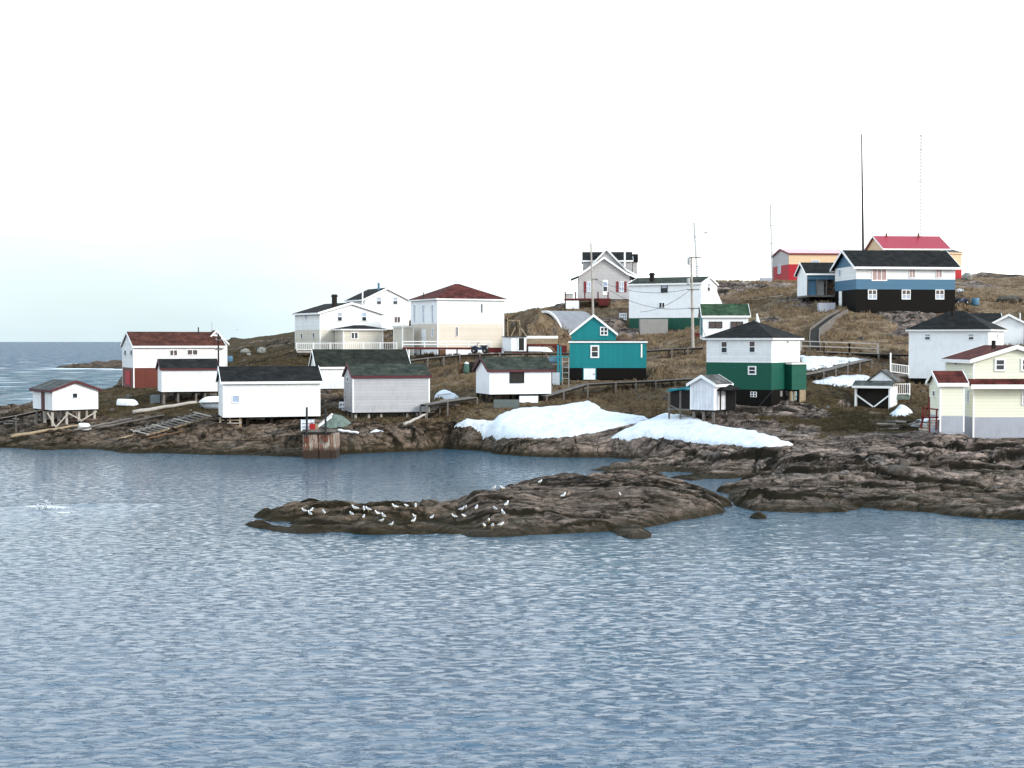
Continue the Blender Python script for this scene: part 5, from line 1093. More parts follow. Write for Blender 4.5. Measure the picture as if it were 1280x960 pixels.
# ------------------------------------------------------------------ pier crib with rusty stains
w = NT('stained_crib'); ge = w.n('ShaderNodeNewGeometry').outputs['Position']; se = w.n('ShaderNodeSeparateXYZ'); w.l(ge, se.inputs[0]); n1 = w.noise(w.scaled(ge, (4.5, 4.5, .5)), 1.3, 5, .7); n2 = w.noise(ge, 5, 5, .7)
c_ = w.mix(w.ramp(n1, [(.42, 0.0), (.56, .95)]), (.40, .36, .31), (.15, .050, .022)); c_ = w.mix(.5, c_, w.ramp(n2, [(.3, .5), (.7, 1.2)]), 'MULTIPLY')
c_ = w.mix(w.ramp(w.math('ADD', w.math('MULTIPLY', se.outputs['Z'], .5), w.math('MULTIPLY', w.math('SUBTRACT', n2, .5), .35)), [(.30, 1.0), (.52, 0.0)]), c_, (.030, .016, .008))
w.l(c_, w.b.inputs['Base Color']); w.b.inputs['Roughness'].default_value = .9; w.bump(n2, .6, .06); m_crib = w.m
b0_ = W(399, 573); DC = b0_.y; rt = empty('pier', (b0_.x, DC, 0)); tag(rt, 'small rust stained crib pier with two iron posts, standing in the water', 'pier')
xl, xm, xr, x3 = [P(q, 560, DC).x - b0_.x for q in (378.5, 398.5, 412.5, 420)]; zt = P(399, 542.5, DC).z
mb = MB(); mb.box(xl, xm - .04, 0, 2.6, -1.5, zt); mb.build('crib_wall', m_crib, rt); mb = MB(); mb.box(xm + .04, xr, .0, 2.6, -1.5, zt); mb.build('crib_wall', m_crib, rt)
mb = MB(); mb.box(xr + .02, x3, .1, 2.5, -1.5, zt - .05); mb.build('corner_pile', m_crib, rt)
mb = MB(); mb.box(xl - .12, xr + .1, -.12, 2.8, zt + .004, zt + .14); mb.build('deck', w_dark, rt); mb = MB(); mb.box(xl, xr + .5, .0, .14, zt + .15, zt + .36); mb.build('kerb_beam', w_grey, rt)
for px, y0, y1 in ((383.5, 548, 509), (407, 547, 511)):
    a, b = P(px, y0, DC - .15) - rt.location, P(px, y1, DC - .15) - rt.location; m2 = MB(); m2.tube([a, b], .085, 10); po = m2.build('mooring_post', m_iron, rt); m2 = MB(); m2.box(a.x - .16, a.x + .16, a.y - .06, a.y + .1, a.z - .35, a.z + .15); m2.build('bracket', m_rust, po)
def onpier(px, py, dy): p = P(px, py, DC + dy); p.z = zt + .15; return p
zd = Vector((0, 0, zt + .15)); 
rt2 = empty('crate', onpier(384, 536, 1.3)); tag(rt2, 'white slatted crate on the rusty pier, left of the red cans', 'crate'); mb = MB(); rr = rt2.location
for k in range(3): mb.box(-.5, .5, -.03, .03, .1 + k * .28, .28 + k * .28)
for x in (-.5, .42): mb.box(x, x + .08, -.08, -.032, 0, .95)
mb.build('slats', m_whitep, rt2); mb = MB(); mb.box(-.5, .5, .032, .8, 0.02, .9); mb.build('body', m_boatg, rt2)
for k, (px, c, lab) in enumerate([(389, m_redpl, 'left red fuel can'), (392.5, m_redpl, 'right red fuel can'), (396, w_tan, 'tan can')]):
    q = onpier(px, 536, 1.0); rt3 = empty('fuel_can', q); tag(rt3, lab + ' standing on the rusty pier', 'can', 'cans on the pier'); mb = MB(); mb.box(-.12, .12, -.1, .1, 0, .62); mb.build('body', c, rt3); mb = MB(); mb.tube([(-.07, 0, .621), (-.07, 0, .72), (.07, 0, .72), (.07, 0, .621)], .02, 6); mb.tube([(.09, 0, .621), (.09, 0, .7)], .035, 8); mb.build('handle', m_iron, rt3)
rt3 = empty('gangplank', onpier(401, 532, 2.0)); tag(rt3, 'white slatted gangplank tilted up behind the iron posts of the pier', 'gangplank'); mb = MB()
mb.beam((-.6, 0, .1), (.9, .6, 1.35), .05, .14); mb.beam((-.6, -.7, -.0), (.9, -.1, 1.15), .05, .14); mb.build('side_rail', m_trim, rt3); mb = MB()
for i in range(7): t = (i + .5) / 7; mb.beam((-.6 + 1.5 * t, -.68 + .6 * t, .02 + 1.15 * t), (-.6 + 1.5 * t, -.02 + .6 * t, .1 + 1.22 * t), .1, .05)
mb.build('slats', w_pale, rt3)
# net heap
gxn, gyn = np.meshgrid(np.linspace(-1.5, 1.5, 26), np.linspace(-1, 1, 20)); rn = np.hypot(gxn / 1.45, gyn / .95)
zn = np.clip(1 - rn ** 2, -.1, 1) * .95 + .16 * fbm(gxn * 2.2, gyn * 2.2, 301, 3); q = gp(419, 532); on = grid_mesh('net_heap', gxn, gyn, zn, m_greenmesh); on.location = q + Vector((0, .6, -.05)); tag(on, 'heap of grey green netting behind the rusty pier', 'net')
def slab_thing(name, label, cat, px, py, sx, sy, sz, rz, mat, group=None, tilt=(0, 0), holes=None, sink=.03):
    q = gp(px, py); rt = empty(name, q - Vector((0, 0, sink)), rz); rt.rotation_euler = (tilt[0], tilt[1], rz); tag(rt, label, cat, group); mb = MB(); mb.box(-sx / 2, sx / 2, 0, sy, 0, sz); mb.build('body', mat, rt)
    return rt
# fish box with holes
for (px, py, lab, D_) in ((428, 513.5, 'small white fish box with dark holes left of the grey shed', None), (779, 399.5, 'white fish box with dark holes left of the long green based house', None)):
    q = gp(px, py); sc = 1.0 if px < 500 else 1.45; rt = empty('fish_box', q - Vector((0, 0, .05))); tag(rt, lab, 'box', 'white fish boxes'); mb = MB(); mb.box(-.32 * sc, .32 * sc, 0, .6, 0, .85); mb.build('body', m_whitep, rt)
    for k in range(2):
        for j in range(2 if sc < 1.2 else 3): mb = MB(); cx_ = (-.14 + .28 * j) if sc < 1.2 else (-.26 + .26 * j); mb.tube([(cx_, -.012, .25 + .36 * k), (cx_, .05, .25 + .36 * k)], .085, 10); mb.build('opening', m_interior, rt)
# hauled ramp of rungs
rt = empty('slipway', gp(178, 547)); tag(rt, 'broken wooden slipway with rungs lying on the left shore', 'slipway'); o0 = rt.location.copy()
A = [gp(183, 548), gp(222, 537), gp(262, 525.5)]; B_ = [gp(166, 543.5), gp(205, 533), gp(246, 521.5)]
up = Vector((0, 0, .28)); A = [p + up for p in A]; B_ = [p + up for p in B_]
for S in (A, B_):
    mb = MB(); mb.beam(S[0] - o0, S[1] - o0, .12, .16); mb.beam(S[1] - o0, S[2] - o0, .12, .16); mb.build('stringer', w_pale if S is B_ else w_tan, rt)
for i in range(13):
    t = i / 12; f_ = lambda S: S[0].lerp(S[1], t * 2) if t < .5 else S[1].lerp(S[2], t * 2 - 1)
    a, b = f_(A) - o0 + Vector((0, 0, .12)), f_(B_) - o0 + Vector((0, 0, .12)); e = (b - a) * .12; mb = MB(); mb.beam(a - e, b + e * (1 if i % 3 else 2), .13, .07); mb.build('rung', w_grey if i % 4 else w_pale, rt)
def log(label, a, b, r, mat, name='log', dz=.08, grp='driftwood timbers on the shore'):
    a, b = gp(*a) + Vector((0, 0, dz + r)), gp(*b) + Vector((0, 0, dz + r)); c = (a + b) / 2; mb = MB(); n = 8
    mb.tube([a.lerp(b, i / n) - c + Vector((0, 0, .03 * math.sin(i * 2.1))) for i in range(n + 1)], [r * (1 - .3 * i / n) for i in range(n + 1)], 9); tag(mb.build(name, mat, None, True, c), label, 'log', grp)
log('long pale log lying below the white shed on low posts', (166, 519), (246, 506), .2, w_pale)
log('long tan timber pointing down to the water below the stilt hut', (14, 552), (100, 537.5), .15, w_tan, dz=.32)
log('dark timber continuing right from the small boat under the stilt hut', (92, 543), (165, 528), .12, w_grey, dz=.25)
log('thin weathered timber above the broken slipway', (120, 538), (205, 521), .10, w_grey)
log('short tan timber at the foot of the broken slipway', (150, 551), (170, 545), .09, w_tan)
log('reddish timber along the front of the broken slipway', (184, 551), (232, 541), .10, w_brown)
log('white plank on the rocks right of the rusty pier', (423, 541), (448, 544), .13, m_whitep)
log('pale beam leaning under the grey shed', (505, 537), (532, 524), .14, w_pale, dz=.3)
log('pale plank sticking out under the grey shed', (480, 523), (545, 519), .11, w_pale, dz=.45)
rt = empty('pallet_stack', gp(287, 533.5) + Vector((0, .2, 0)), .05); tag(rt, 'stack of worn pallets under the corner of the long bright white shed', 'pallet')
for k in range(3):
    mb = MB(); mb.box(-.95, .95, 0, 1, k * .26, k * .26 + .09); [mb.box(x - .07, x + .07, .02, .98, k * .26 + .091, k * .26 + .258) for x in (-.85, 0, .85)]; mb.build('pallet', w_tan if k != 1 else w_pale, rt)
def pile(name, label, px, py, W_, D_, H_, n, mats, seed, cat='timber pile'):
    rr = random.Random(seed); q = gp(px, py); rt = empty(name, q); tag(rt, label, cat)
    bs = [MB() for _ in mats]
    for i in range(n):
        a = Vector((rr.uniform(-W_, W_) * .5, rr.uniform(0, D_), 0)); an = rr.uniform(-.5, .5); l = rr.uniform(.4, .9) * W_ * .6; d_ = Vector((math.cos(an), math.sin(an), rr.uniform(-.12, .12))) * l / 2
        z_ = hgt(q.x + a.x, q.y + a.y) - q.z + rr.random() ** 1.5 * H_ + .08; a.z = z_; bs[i % len(mats)].beam(a - d_, a + d_, rr.uniform(.08, .2), rr.uniform(.04, .1))
    for b_, m_ in zip(bs, mats):
        if b_.f: b_.build('boards', m_, rt)
pile('timber_pile', 'jumbled heap of grey boards right of the grey shed', 551, 519, 2.6, 1.6, .9, 26, (w_grey, w_pale), 3)
pile('timber_pile', 'heap of driftwood beside the red steps of the yellow house', 1136, 536, 3.2, 1.2, .5, 26, (w_dark, w_grey, w_pale), 5)
pile('scrap_heap', 'scattered tan and white scrap wood on the slope below the lattice mast', 962, 378, 4.5, 3, .25, 20, (w_tan, w_pale, w_brown), 8, 'scrap heap')
pile('timber_pile', 'grey planks lying at the edge of the left point', 8, 531, 2.4, 1, .5, 12, (w_grey, w_pale), 9)
slab_thing('plywood_panel', 'green grey plywood sheet under the small white shed with dark window', 'panel', 633, 509.5, 2.3, .12, .75, 0, plain('green_plywood', (.10, .12, .115), .8))
slab_thing('storage_box', 'pale box under the small white shed with dark window', 'box', 661, 503, 1.7, .6, .6, 0, m_whitep)
slab_thing('storage_box', 'grey green box at the left post of the white shed on low posts', 'box', 194, 504, 1.0, .7, .85, 0, plain('grey_green_box', (.17, .20, .21), .8))
slab_thing('tank_box', 'pale grey box at the door of the blue banded house', 'box', 1034, 390, 1.9, 1.0, 1.1, 0, m_found)
slab_thing('tank_box', 'pale grey box at the skyline left of the red walled building', 'box', 958, 352.5, 1.5, 1.0, .6, 0, m_found)
slab_thing('cellar_block', 'bare concrete cellar block in front of the dark green base', 'cellar', 817.5, 418, 3.3, 1.6, 1.85, 0, m_conc)
slab_thing('red_box', 'red box beside the arched shed', 'box', 699, 441.5, 1.7, 1.0, .9, 0, w_red); slab_thing('red_box', 'dark red box left of the small white cabin', 'box', 872.5, 422, .7, .6, .55, 0, w_red)
for nm, lb_, px, py in (('blue_drum', 'blue drum right of the house with red ground floor', 287, 452.5), ('blue_tub', 'blue grey tub on the straw slope right of the blue banded house', 1219, 381.5)):
    q = gp(px, py); mb = MB(); mb.tube([(0, 0, -.05), (0, 0, .1), (0, 0, .8), (0, 0, .86)], [.42, .46, .46, .4], 14); tag(mb.build(nm, m_blue, None, True, q), lb_, 'drum')
# ------------------------------------------------------------------ arched shed, timber frame, small shed, plank fence
DQ = 168; R_ = 4.9; c0 = P(680, 439, DQ); e_ = Vector((.48, -.877, 0)); ax_ = Vector((.877, .48, 0)); c0 += Vector((0, 0, P(680, 388.5, DQ).z - R_ - c0.z))
rt = empty('arched_shed', c0); tag(rt, 'grey corrugated arched shed half sunk into the hill behind the teal house', 'shed'); mb, rb, eb = MB(), MB(), MB(); n = 28; Ls = 5.2
w = NT('corrugated'); t = w.n('ShaderNodeTexCoord').outputs['Object']; sx_ = w.n('ShaderNodeVectorMath', operation='DOT_PRODUCT'); w.l(t, sx_.inputs[0]); sx_.inputs[1].default_value = ax_
nn = w.noise(t, 1.2, 5); w.l(w.mix(.5, (.23, .23, .25), w.ramp(nn, [(.3, .6), (.7, 1.2)]), 'MULTIPLY'), w.b.inputs['Base Color']); w.b.inputs['Roughness'].default_value = .6; w.b.inputs['Metallic'].default_value = .2
w.bump(w.math('SINE', w.math('MULTIPLY', sx_.outputs['Value'], 18.0)), .4, .04); m_corr = w.m
arc = lambda q, r, l: e_ * (r * math.cos(q)) + Vector((0, 0, r * math.sin(q))) + ax_ * l
for i in range(n):
    q0, q1 = math.pi * i / n, math.pi * (i + 1) / n
    mb.hexa([arc(q0, R_ - .08, .12), arc(q1, R_ - .08, .12), arc(q1, R_ - .08, Ls), arc(q0, R_ - .08, Ls), arc(q0, R_, .12), arc(q1, R_, .12), arc(q1, R_, Ls), arc(q0, R_, Ls)])
    rb.hexa([arc(q0, R_ - .22, -.06), arc(q1, R_ - .22, -.06), arc(q1, R_ - .22, .116), arc(q0, R_ - .22, .116), arc(q0, R_ + .05, -.06), arc(q1, R_ + .05, -.06), arc(q1, R_ + .05, .116), arc(q0, R_ + .05, .116)]) if i < 15 else None
    eb.face([arc(q0, R_ - .1, .6), arc(q1, R_ - .1, .6), ax_ * .6 + Vector((0, 0, 0))])
eb.face([arc(0, R_ - .1, .6), arc(math.pi, R_ - .1, .6), arc(math.pi, R_ - .1, .6) - Vector((0, 0, 2)), arc(0, R_ - .1, .6) - Vector((0, 0, 2))])
mb.face([arc(0, R_, .12), arc(0, R_, Ls), arc(0, R_, Ls) - Vector((0, 0, 2)), arc(0, R_, .12) - Vector((0, 0, 2))])
mb.build('arched_roof', m_corr, rt, False); rb.build('arch_rim', m_trim, rt); eb.build('end_wall', wood('earthy_boards', (.10, .072, .05), (.05, .04, .03)), rt)

rt = empty('tool_shed', P(639, 439, 151.5)); tag(rt, 'tiny flat roofed white shed with dark doorway beside the maroon roofed house', 'shed'); o0 = rt.location.copy()
D_ = 151.5; w_ = (658 - 639) / F * D_; zt = P(639, 421.5, D_).z - o0.z; dx_ = (639 - 628) / F * D_; mb = MB()
mb.face([(0, 0, 0), (w_, 0, 0), (w_, 0, zt), (0, 0, zt)]); mb.face([(0, 0, 0), (0, 0, zt), (-dx_ * 1.0, 1.6, zt), (-dx_, 1.6, 0)]); mb.face([(w_, 0, 0), (w_, 0, zt), (w_ - dx_, 1.6, zt), (w_ - dx_, 1.6, 0)]); mb.face([(-dx_, 1.6, 0), (w_ - dx_, 1.6, 0), (w_ - dx_, 1.6, zt), (-dx_, 1.6, zt)]); mb.build('wall', m_whitep, rt)
mb = MB(); mb.hexa([(-.1, -.12, zt), (w_ + .1, -.12, zt), (w_ + .1 - dx_, 1.75, zt), (-.1 - dx_, 1.75, zt), (-.1, -.12, zt + .1), (w_ + .1, -.12, zt + .1), (w_ + .1 - dx_, 1.75, zt + .1), (-.1 - dx_, 1.75, zt + .1)]); mb.build('roof', r_grey, rt)
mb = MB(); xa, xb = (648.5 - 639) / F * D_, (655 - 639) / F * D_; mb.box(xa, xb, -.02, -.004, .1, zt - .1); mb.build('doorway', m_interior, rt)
mb = MB(); mb.box(xa - .12, xa - .003, -.06, -.004, 0, zt - .05); mb.box(xb + .003, xb + .12, -.06, -.004, 0, zt - .05); mb.build('door_frame', m_trim, rt); mb = MB(); mb.box(.1, w_, -.9, -.07, -.25, -.08); mb.build('doorstep', w_red, rt)
rt = empty('wooden_hoist', P(646, 421, 156)); tag(rt, 'bare timber frame with slanting props behind the tiny flat roofed shed', 'frame'); o0 = rt.location.copy(); q_ = lambda px, py, d=156: P(px, py, d) - o0
for nm, segs in (('post', [(645, 400, 645.5, 424), (649.5, 401, 650, 424), (634.5, 397, 635, 424)]), ('top_beam', [(634, 400.5, 650, 400.5)]), ('prop', [(645, 408, 639, 420), (649, 407, 658, 420), (645, 402, 645.2, 420)])):
    for s_ in segs: mb = MB(); mb.beam(q_(s_[0], s_[1]), q_(s_[2], s_[3]), .11, .11); mb.build(nm, w_tan, rt)
rt = empty('plank_fence', P(659, 431, 152)); tag(rt, 'pale upright plank fence with white top, left of the arched shed', 'fence'); o0 = rt.location.copy(); mb = MB(); q_ = lambda px, py, d=152: P(px, py, d) - o0
for i in range(26): x = 659 + i * 1.5; mb.beam(q_(x, 430.2), q_(x, 423), .10, .04, up=(0, 1, 0))
mb.build('planks', w_tan, rt); mb = MB(); mb.beam(q_(658, 421.5), q_(697.5, 421.5), .08, .28); mb.build('top_board', m_trim, rt); mb = MB(); mb.beam(q_(658, 431.2), q_(698, 431.2), .1, .2); mb.build('base_beam', w_red, rt)
for x in (659, 678, 697): mb = MB(); a = q_(x, 432); mb.box(a.x - .06, a.x + .06, a.y + .06, a.y + .18, hgt(a.x + o0.x, a.y + o0.y) - o0.z - .2, a.z); mb.build('post', w_dark, rt)
# rack of teal posts
rt = empty('boat_rack', P(699, 486, 130)); tag(rt, 'teal post rack and ladder left of the teal house', 'rack'); q_ = lambda px, py, d: P(px, py, d) - rt.location
for (px, y0, y1, D_) in ((697.5, 431, 486, 133.5), (700.8, 433, 470, 134)): mb = MB(); a, b = q_(px, y1, D_), q_(px, y0, D_); a.z = hgt(a.x + rt.location.x, a.y + rt.location.y) - rt.location.z - .2; mb.beam(a, b, .16, .16); mb.build('post', m_tealtrim, rt)
mb = MB(); mb.beam(q_(686, 446, 134), q_(711, 446, 134), .1, .12); mb.build('cross_beam', m_tealtrim, rt); mb = MB()
for y in (452, 459, 466, 473): mb.beam(q_(703, y, 133), q_(711, y, 133), .05, .05)
for x in (703, 711): mb.beam(q_(x, 447, 133), q_(x, 484, 133), .06, .06)
mb.build('ladder', m_metal, rt)
q = P(695, 469, 133); q.z = hgt(q.x, q.y) + .4; mb = MB(); mb.box(-.35, .35, 0, .5, -.5, .75); tag(mb.build('water_tank', m_boatg, None, False, q), 'pale tank under the teal posts', 'tank')

# ------------------------------------------------------------------ quad bikes
def quad(label, pos, rz):
    rt = empty('quad_bike', pos, rz); tag(rt, label, 'quad bike', 'quad bikes'); mb = MB()
    mb.extr([(-.75, .45), (-.7, .68), (-.25, .72), (0, .62), (.2, .66), (.45, .84), (.62, .8), (.82, .62), (.8, .45), (.4, .38), (-.4, .38)], lambda q, a, b: (a, q, b), -.24, .24); mb.build('body', m_bluepl, rt)
    for x in (-.58, .6):
        for y in (-.42, .42):
            m2 = MB(); pr = [(.10, -.12), (.24, -.12), (.29, -.08), (.29, .08), (.24, .12), (.10, .12)]; nn_ = 16
            for i in range(nn_):
                q0, q1 = 2 * math.pi * i / nn_, 2 * math.pi * (i + 1) / nn_
                for k in range(6):
                    (r0, y0), (r1, y1) = pr[k], pr[(k + 1) % 6]; m2.face([(r0 * math.cos(q0), y0, r0 * math.sin(q0)), (r1 * math.cos(q0), y1, r1 * math.sin(q0)), (r1 * math.cos(q1), y1, r1 * math.sin(q1)), (r0 * math.cos(q1), y0, r0 * math.sin(q1))])
            wh = m2.build('wheel', m_tyre, rt, loc=(x, y, .29)); m2 = MB(); m2.tube([(0, -.09, 0), (0, .09, 0)], .11, 10); m2.build('rim', m_metal, wh)
    m2 = MB(); m2.box(-.72, -.02, -.17, .17, .722, .86); m2.build('seat', m_tyre, rt); m2 = MB(); m2.tube([(.35, 0, .8), (.22, 0, 1.08)], .035, 6); m2.tube([(.16, -.4, 1.12), (.22, 0, 1.08), (.16, .4, 1.12)], .03, 6); m2.build('handlebar', m_iron, rt)
    m2 = MB(); [m2.tube([(x, -.34, .9), (x, .34, .9)], .02, 5) for x in (-1.0, -.85, -.75)]; [m2.tube([(-1.02, y, .9), (-.7, y, .9)], .02, 5) for y in (-.33, 0, .33)]; [m2.tube([(-.74, y, .9), (-.66, y, .6)], .02, 5) for y in (-.2, .2)]; m2.build('rack', m_iron, rt)
    for y in (-.34, .34):
        for x in (-.6, .62): m2 = MB(); m2.extr([(x - .34, .60), (x - .2, .70), (x + .2, .70), (x + .34, .60), (x + .34, .64), (x + .2, .74), (x - .2, .74), (x - .34, .64)], lambda q, a, b: (a, q, b), y - .15, y + .15); m2.build('mudguard', m_bluepl, rt)
    return rt
quad('dark blue quad bike on the boardwalk in front of the maroon roofed house', P(600, 441.8, 149.6), math.pi - .15)
p = gp(1201, 381); quad('dark quad bike parked right of the blue banded house', p, .2)
# barrels and a sack by the boardwalk
for px, mat, lb_ in ((576.5, w_brown, 'brown wooden barrel left of the green sack'), (590.5, w_dark, 'dark wooden barrel right of the green sack')):
    q = gp(px, 466); rt = empty('barrel', q - Vector((0, 0, .05))); tag(rt, lb_, 'barrel', 'barrels by the green sack'); mb = MB(); mb.tube([(0, 0, .0), (0, 0, .3), (0, 0, .6), (0, 0, .95), (0, 0, 1.15)], [.27, .32, .34, .31, .26], 14); mb.build('body', mat, rt, True); mb = MB(); [mb.tube([(0, 0, z_), (0, 0, z_ + .05)], .345, 14) for z_ in (.35, .8)]; mb.build('hoops', m_iron, rt)
q = gp(583.3, 466.5); rt = empty('sack', q - Vector((0, 0, .05))); tag(rt, 'green sack with white top between two barrels', 'sack'); mb = MB(); mb.tube([(0, 0, 0), (0, 0, .25), (.02, 0, .7), (0, 0, 1.0)], [.30, .36, .32, .24], 12); mb.build('body', plain('sack_green', (.07, .13, .10), .9), rt, True); mb = MB(); mb.tube([(0, 0, 1.004), (0, 0, 1.12), (0, 0, 1.2)], [.26, .2, .06], 10); mb.build('top', m_whitep, rt, True)
# boulders
def boulder(label, px, py, r, mat, seed, sq=(1, 1, .7)):
    import bmesh
    me = bpy.data.meshes.new('boulder'); bm = bmesh.new(); bmesh.ops.create_icosphere(bm, subdivisions=4, radius=r); co = np.array([v.co[:] for v in bm.verts]); k = 1 + .30 * fbm(co[:, 0] / r * 1.3 + seed, co[:, 1] / r * 1.3 + co[:, 2] / r * 1.1, seed, 4) + .12 * (worley(co[:, 0] / r * 1.5 + seed, co[:, 2] / r * 1.5 + co[:, 1] / r, seed)[0])
    for v, q in zip(bm.verts, k): v.co = Vector((v.co.x * sq[0], v.co.y * sq[1], v.co.z * sq[2])) * q
    bm.to_mesh(me); bm.free(); me.materials.append(mat); me.polygons.foreach_set('use_smooth', [True] * len(me.polygons)); o = bpy.data.objects.new('boulder', me); scene.collection.objects.link(o)
    q = gp(px, py); o.location = q + Vector((0, 0, r * sq[2] * .45)); tag(o, label, 'boulder', 'loose boulders'); return o
m_stone = wood('bare_stone', (.11, .095, .08), (.055, .05, .045), .95); m_pstone = wood('pale_stone', (.34, .34, .31), (.14, .14, .13), .95)
boulder('pale domed boulder on the far left hillside', 327, 441, .6, m_pstone, 3, (1, 1, .9)); boulder('pale boulder left of the pale domed boulder on the far hillside', 307, 441, .55, m_pstone, 5, (1.2, 1, .7)); boulder('small pale stone in front of the far hillside boulders', 311, 444, .3, m_pstone, 6)
boulder('squarish brown boulder alone on the bare rock below the yellow house', 1123, 592, .46, m_stone, 11, (1.5, .9, .8)); boulder('grey boulder at the skyline left of the plain blue tub', 1209, 349, .8, m_pstone, 13, (1, 1, .8)); boulder('long grey boulder on the straw slope at the right edge', 1262, 377, .8, m_stone, 14, (1.7, 1, .6))
# ------------------------------------------------------------------ gulls
def gull_mesh(n_, head):
    mb = MB(); sp = [(-.25, .19, .012), (-.17, .215, .045), (-.06, .235, .085), (.05, .255, .09), (.12, .30, .06), (.15, .345 + head, .045), (.175, .375 + head, .048), (.21, .375 + head, .03), (.225, .37 + head, .014), (.275, .36 + head, .005)]
    mb.tube([(x, 0, z) for x, z, r in sp], [r for _, _, r in sp], 10)
    for i, f in enumerate(mb.f):
        c = [sum(mb.v[k][a] for k in f) / len(f) for a in range(3)]
        mb.m[i] = 2 if c[0] > .222 else (1 if c[0] < .09 and c[2] > .225 + .05 * (c[0] + .2) else 0)
    for y in (-.035, .035): mb.tube([(.0, y, .18), (.01, y, .0)], .010, 5, 2)
    me_o = mb.build('gull', [m_gw, m_gg, m_gb], None, True); return me_o
m_gw = plain('gull_white', (.80, .80, .80), .7, 0, .1); m_gg = plain('gull_grey', (.36, .38, .41), .7, 0, .1); m_gb = plain('gull_beak', (.5, .33, .06), .6, 0, .1)
Zr = [(380.5, 641, 'first'), (387, 645.5, 'second'), (388.5, 641, 'third'), (405, 643.5, 'fourth')]
clus = {
 'gulls on the small left ledge of the reef': [(380.5, 641.5), (387.5, 646), (389.5, 641), (405, 644)],
 'gulls on the middle ledge of the reef': [(444, 639), (439.5, 646), (455, 640), (460.5, 640), (454.5, 649), (472, 645.5), (477, 654), (479.5, 648.5), (489, 659), (494, 637), (508, 635.5)],
 'gulls on the low central rocks of the reef': [(518.5, 648.5), (519.5, 636), (517, 654), (540, 650), (568, 648.5), (580, 648.5), (577, 640), (582, 638), (595.5, 638.5)],
 'gulls on the weedy front rocks of the reef': [(605.5, 661), (611, 653.5), (615.5, 661), (626, 659)],
 'gulls along the tall right half of the reef': [(617, 614), (628, 613), (619, 639), (629, 645), (633, 634), (675, 605), (704, 623), (775, 621)]}
pro = [gull_mesh(0, 0.02), gull_mesh(1, -.03)]; rr = random.Random(8); first = [True, True]; on_ = ['first', 'second', 'third', 'fourth', 'fifth', 'sixth', 'seventh', 'eighth', 'ninth', 'tenth', 'eleventh']
for g_, ps in clus.items():
    for i, (px, py) in enumerate(sorted(ps)):
        k = rr.randrange(2); o = pro[k] if first[k] else pro[k].copy()
        if not first[k]: scene.collection.objects.link(o)
        first[k] = False; q = gp(px, py); o.location = q - Vector((0, 0, .02)); o.rotation_euler = (0, 0, rr.choice((rr.uniform(-.9, .9), math.pi + rr.uniform(-.9, .9), rr.uniform(-2.4, -.8), rr.uniform(.8, 2.4)))); s_ = rr.uniform(.66, .85); o.scale = (s_, s_, s_)
        tag(o, f"{on_[i]} from left of the {len(ps)} {g_}", 'gull', 'gulls resting on the reef')
def flying(label, px, py, D_, rz, bank, sc):
    mb = MB(); mb.tube([(-.26, 0, 0), (-.12, 0, .01), (.02, 0, .0), (.14, 0, .02), (.2, 0, .02), (.26, 0, .01)], [.02, .06, .075, .05, .04, .008], 8)
    for s_ in (-1, 1):
        pts_ = [(.08, .05, .03), (.12, .32, .12), (.02, .72, .07)]; bk = [(-.06, .05, .02), (-.03, .32, .11), (-.02, .72, .068)]
        for a in range(2): q = [pts_[a], pts_[a + 1], bk[a + 1], bk[a]]; q = [(x, y * s_, z) for x, y, z in q]; mb.hexa(q + [(x, y, z + .015) for x, y, z in q], 1)
    o = mb.build('flying_gull', [m_gw, m_gg], None, False, P(px, py, D_)); o.rotation_euler = (bank, .1, rz); o.scale = (sc,) * 3; tag(o, label, 'gull', 'gulls in the air')
flying('grey gull gliding in the sky right of the tall power pole', 881, 291, 120, .3, .25, 1.15); flying('distant gull flying above the far left hillside', 295, 411, 190, .8, .3, 1.0)

# ------------------------------------------------------------------ tufts of dead grass and heath on the slopes
rs = np.random.RandomState(12); nT = 36000
tx = rs.uniform(-58, 62, nT * 3); ty = 108 + (rs.uniform(0, 1, nT * 3) ** 1.3) * 105
ii = np.clip(np.searchsorted(gx, tx) - 1, 0, len(gx) - 2); jj = np.clip(np.searchsorted(gy, ty) - 1, 0, len(gy) - 2); gm = grass[jj, ii]; dm = dry[jj, ii]
ok = (gm > .55) & (fbm(tx / 2.5, ty / 2.5, 401, 3) > .02)
for g in G.values():
    lx = (tx - g['o'].x) * g['u'].x + (ty - g['o'].y) * g['u'].y; ly = (tx - g['o'].x) * g['n'].x + (ty - g['o'].y) * g['n'].y
    ok &= ~((lx > -.4) & (lx < g['w'] + .4) & (ly > -.5) & (ly < g['d'] + .4))
tx, ty, dm = tx[ok][:nT], ty[ok][:nT], dm[ok][:nT]; tz = hgtv(tx, ty); n = len(tx); nb = 7
base = np.stack([tx, ty, tz], -1)[:, None, :] + np.concatenate([rs.normal(0, .10, (n, nb, 2)), np.full((n, nb, 1), -.04)], -1)
hh = (rs.uniform(.14, .42, (n, nb, 1)) * (0.6 + .6 * dm[:, None, None])); an = rs.uniform(0, 6.28, (n, nb, 1)); wd = rs.uniform(.03, .08, (n, nb, 1))
dv = np.concatenate([np.cos(an), np.sin(an), np.zeros_like(an)], -1); lean = np.concatenate([rs.normal(.12, .10, (n, nb, 2)), np.ones((n, nb, 1))], -1)
tri = np.stack([base - dv * wd, base + dv * wd, base + lean * hh], 2).reshape(-1, 3)
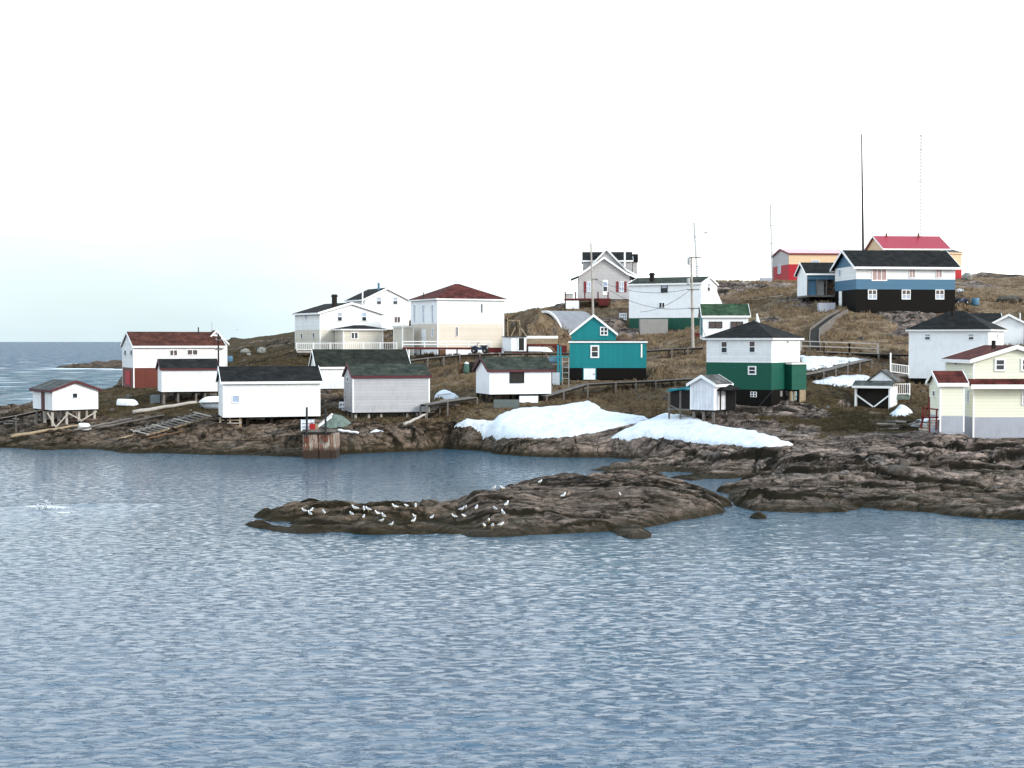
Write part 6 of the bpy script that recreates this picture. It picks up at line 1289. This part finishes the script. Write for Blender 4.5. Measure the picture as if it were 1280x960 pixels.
me = bpy.data.meshes.new('grass'); nv = len(tri); me.vertices.add(nv); me.vertices.foreach_set('co', tri.astype(np.float32).ravel()); me.loops.add(nv); me.loops.foreach_set('vertex_index', np.arange(nv, dtype=np.int32)); me.polygons.add(nv // 3); me.polygons.foreach_set('loop_start', np.arange(0, nv, 3, dtype=np.int32)); me.update(calc_edges=True)
at_ = me.attributes.new('dry', 'FLOAT', 'POINT'); at_.data.foreach_set('value', np.repeat(dm, nb * 3).astype(np.float32))
w = NT('dead_grass'); ge = w.n('ShaderNodeNewGeometry').outputs['Position']; n1 = w.noise(ge, .9, 5, .7); da = w.n('ShaderNodeAttribute', attribute_name='dry').outputs['Fac']
w.l(w.mix(da, w.ramp(n1, [(.3, (.030, .022, .013)), (.55, (.075, .056, .030)), (.7, (.06, .056, .024))]), w.ramp(n1, [(.3, (.05, .034, .021)), (.5, (.21, .15, .092)), (.68, (.28, .205, .13))])), w.b.inputs['Base Color']); w.b.inputs['Roughness'].default_value = .9; w.b.inputs['Specular IOR Level'].default_value = .1
me.materials.append(w.m); o = bpy.data.objects.new('grass', me); scene.collection.objects.link(o); tag(o, 'tufts of dead straw grass and brown heath on the slope', 'grass', kind='stuff')

# ------------------------------------------------------------------ countless loose stones and splinters on the slope and shore
rr = np.random.RandomState(31); mb = MB(); k_ = 0
while k_ < 900:
    x, y = rr.uniform(-52, 60), rr.uniform(84, 205); z = hgt(x, y)
    if z < .7 or any(-.5 < (x - g['o'].x) * g['u'].x + (y - g['o'].y) * g['u'].y < g['w'] + .5 and -.6 < (x - g['o'].x) * g['n'].x + (y - g['o'].y) * g['n'].y < g['d'] + .5 for g in G.values()): continue
    k_ += 1; r = rr.uniform(.06, .15) * (1 + 1.6 * (rr.rand() > .9)); a = rr.uniform(0, 6.28, 6); c, s_ = math.cos(a[0]), math.sin(a[0]); q = []
    for dz_, sc in ((-.5, 1.0), (.9, .62)):
        for i in range(4):
            t = a[1] + i * 1.57 + rr.uniform(-.3, .3); px_, py_ = r * sc * rr.uniform(.8, 1.3) * math.cos(t) * 1.35, r * sc * rr.uniform(.8, 1.3) * math.sin(t); q.append((x + px_ * c - py_ * s_, y + px_ * s_ + py_ * c, z + r * dz_ * rr.uniform(.6, 1.0)))
    mb.hexa(q, int(rr.choice(3, p=(.55, .35, .10))))
tag(mb.build('rubble', [m_stone, wood('grey_stone', (.19, .175, .165), (.09, .085, .08), .95), m_pstone]), 'loose stones strewn over the slope and shore', 'rubble', kind='stuff')

rr = random.Random(6); mb = MB(); p = W(58, 637)
for i in range(150):                                # spray where the swell breaks over the shoal
    a, r = rr.uniform(0, 6.28), abs(rr.gauss(0, .4)); z = max(.02, .5 * math.exp(-(r / .35) ** 2) * rr.random() + .1 * rr.random()); c = Vector((p.x + r * math.cos(a) * 1.7, p.y + r * math.sin(a) * .5, z)); q = rr.uniform(.015, .045)
    mb.tube([c - Vector((q, 0, q * .6)), c, c + Vector((q, 0, q * .6))], [q * .3, q, q * .3], 6)
tag(mb.build('sea_spray', m_snow, None, True), 'white spray breaking over a sunken shoal', 'spray', kind='stuff')
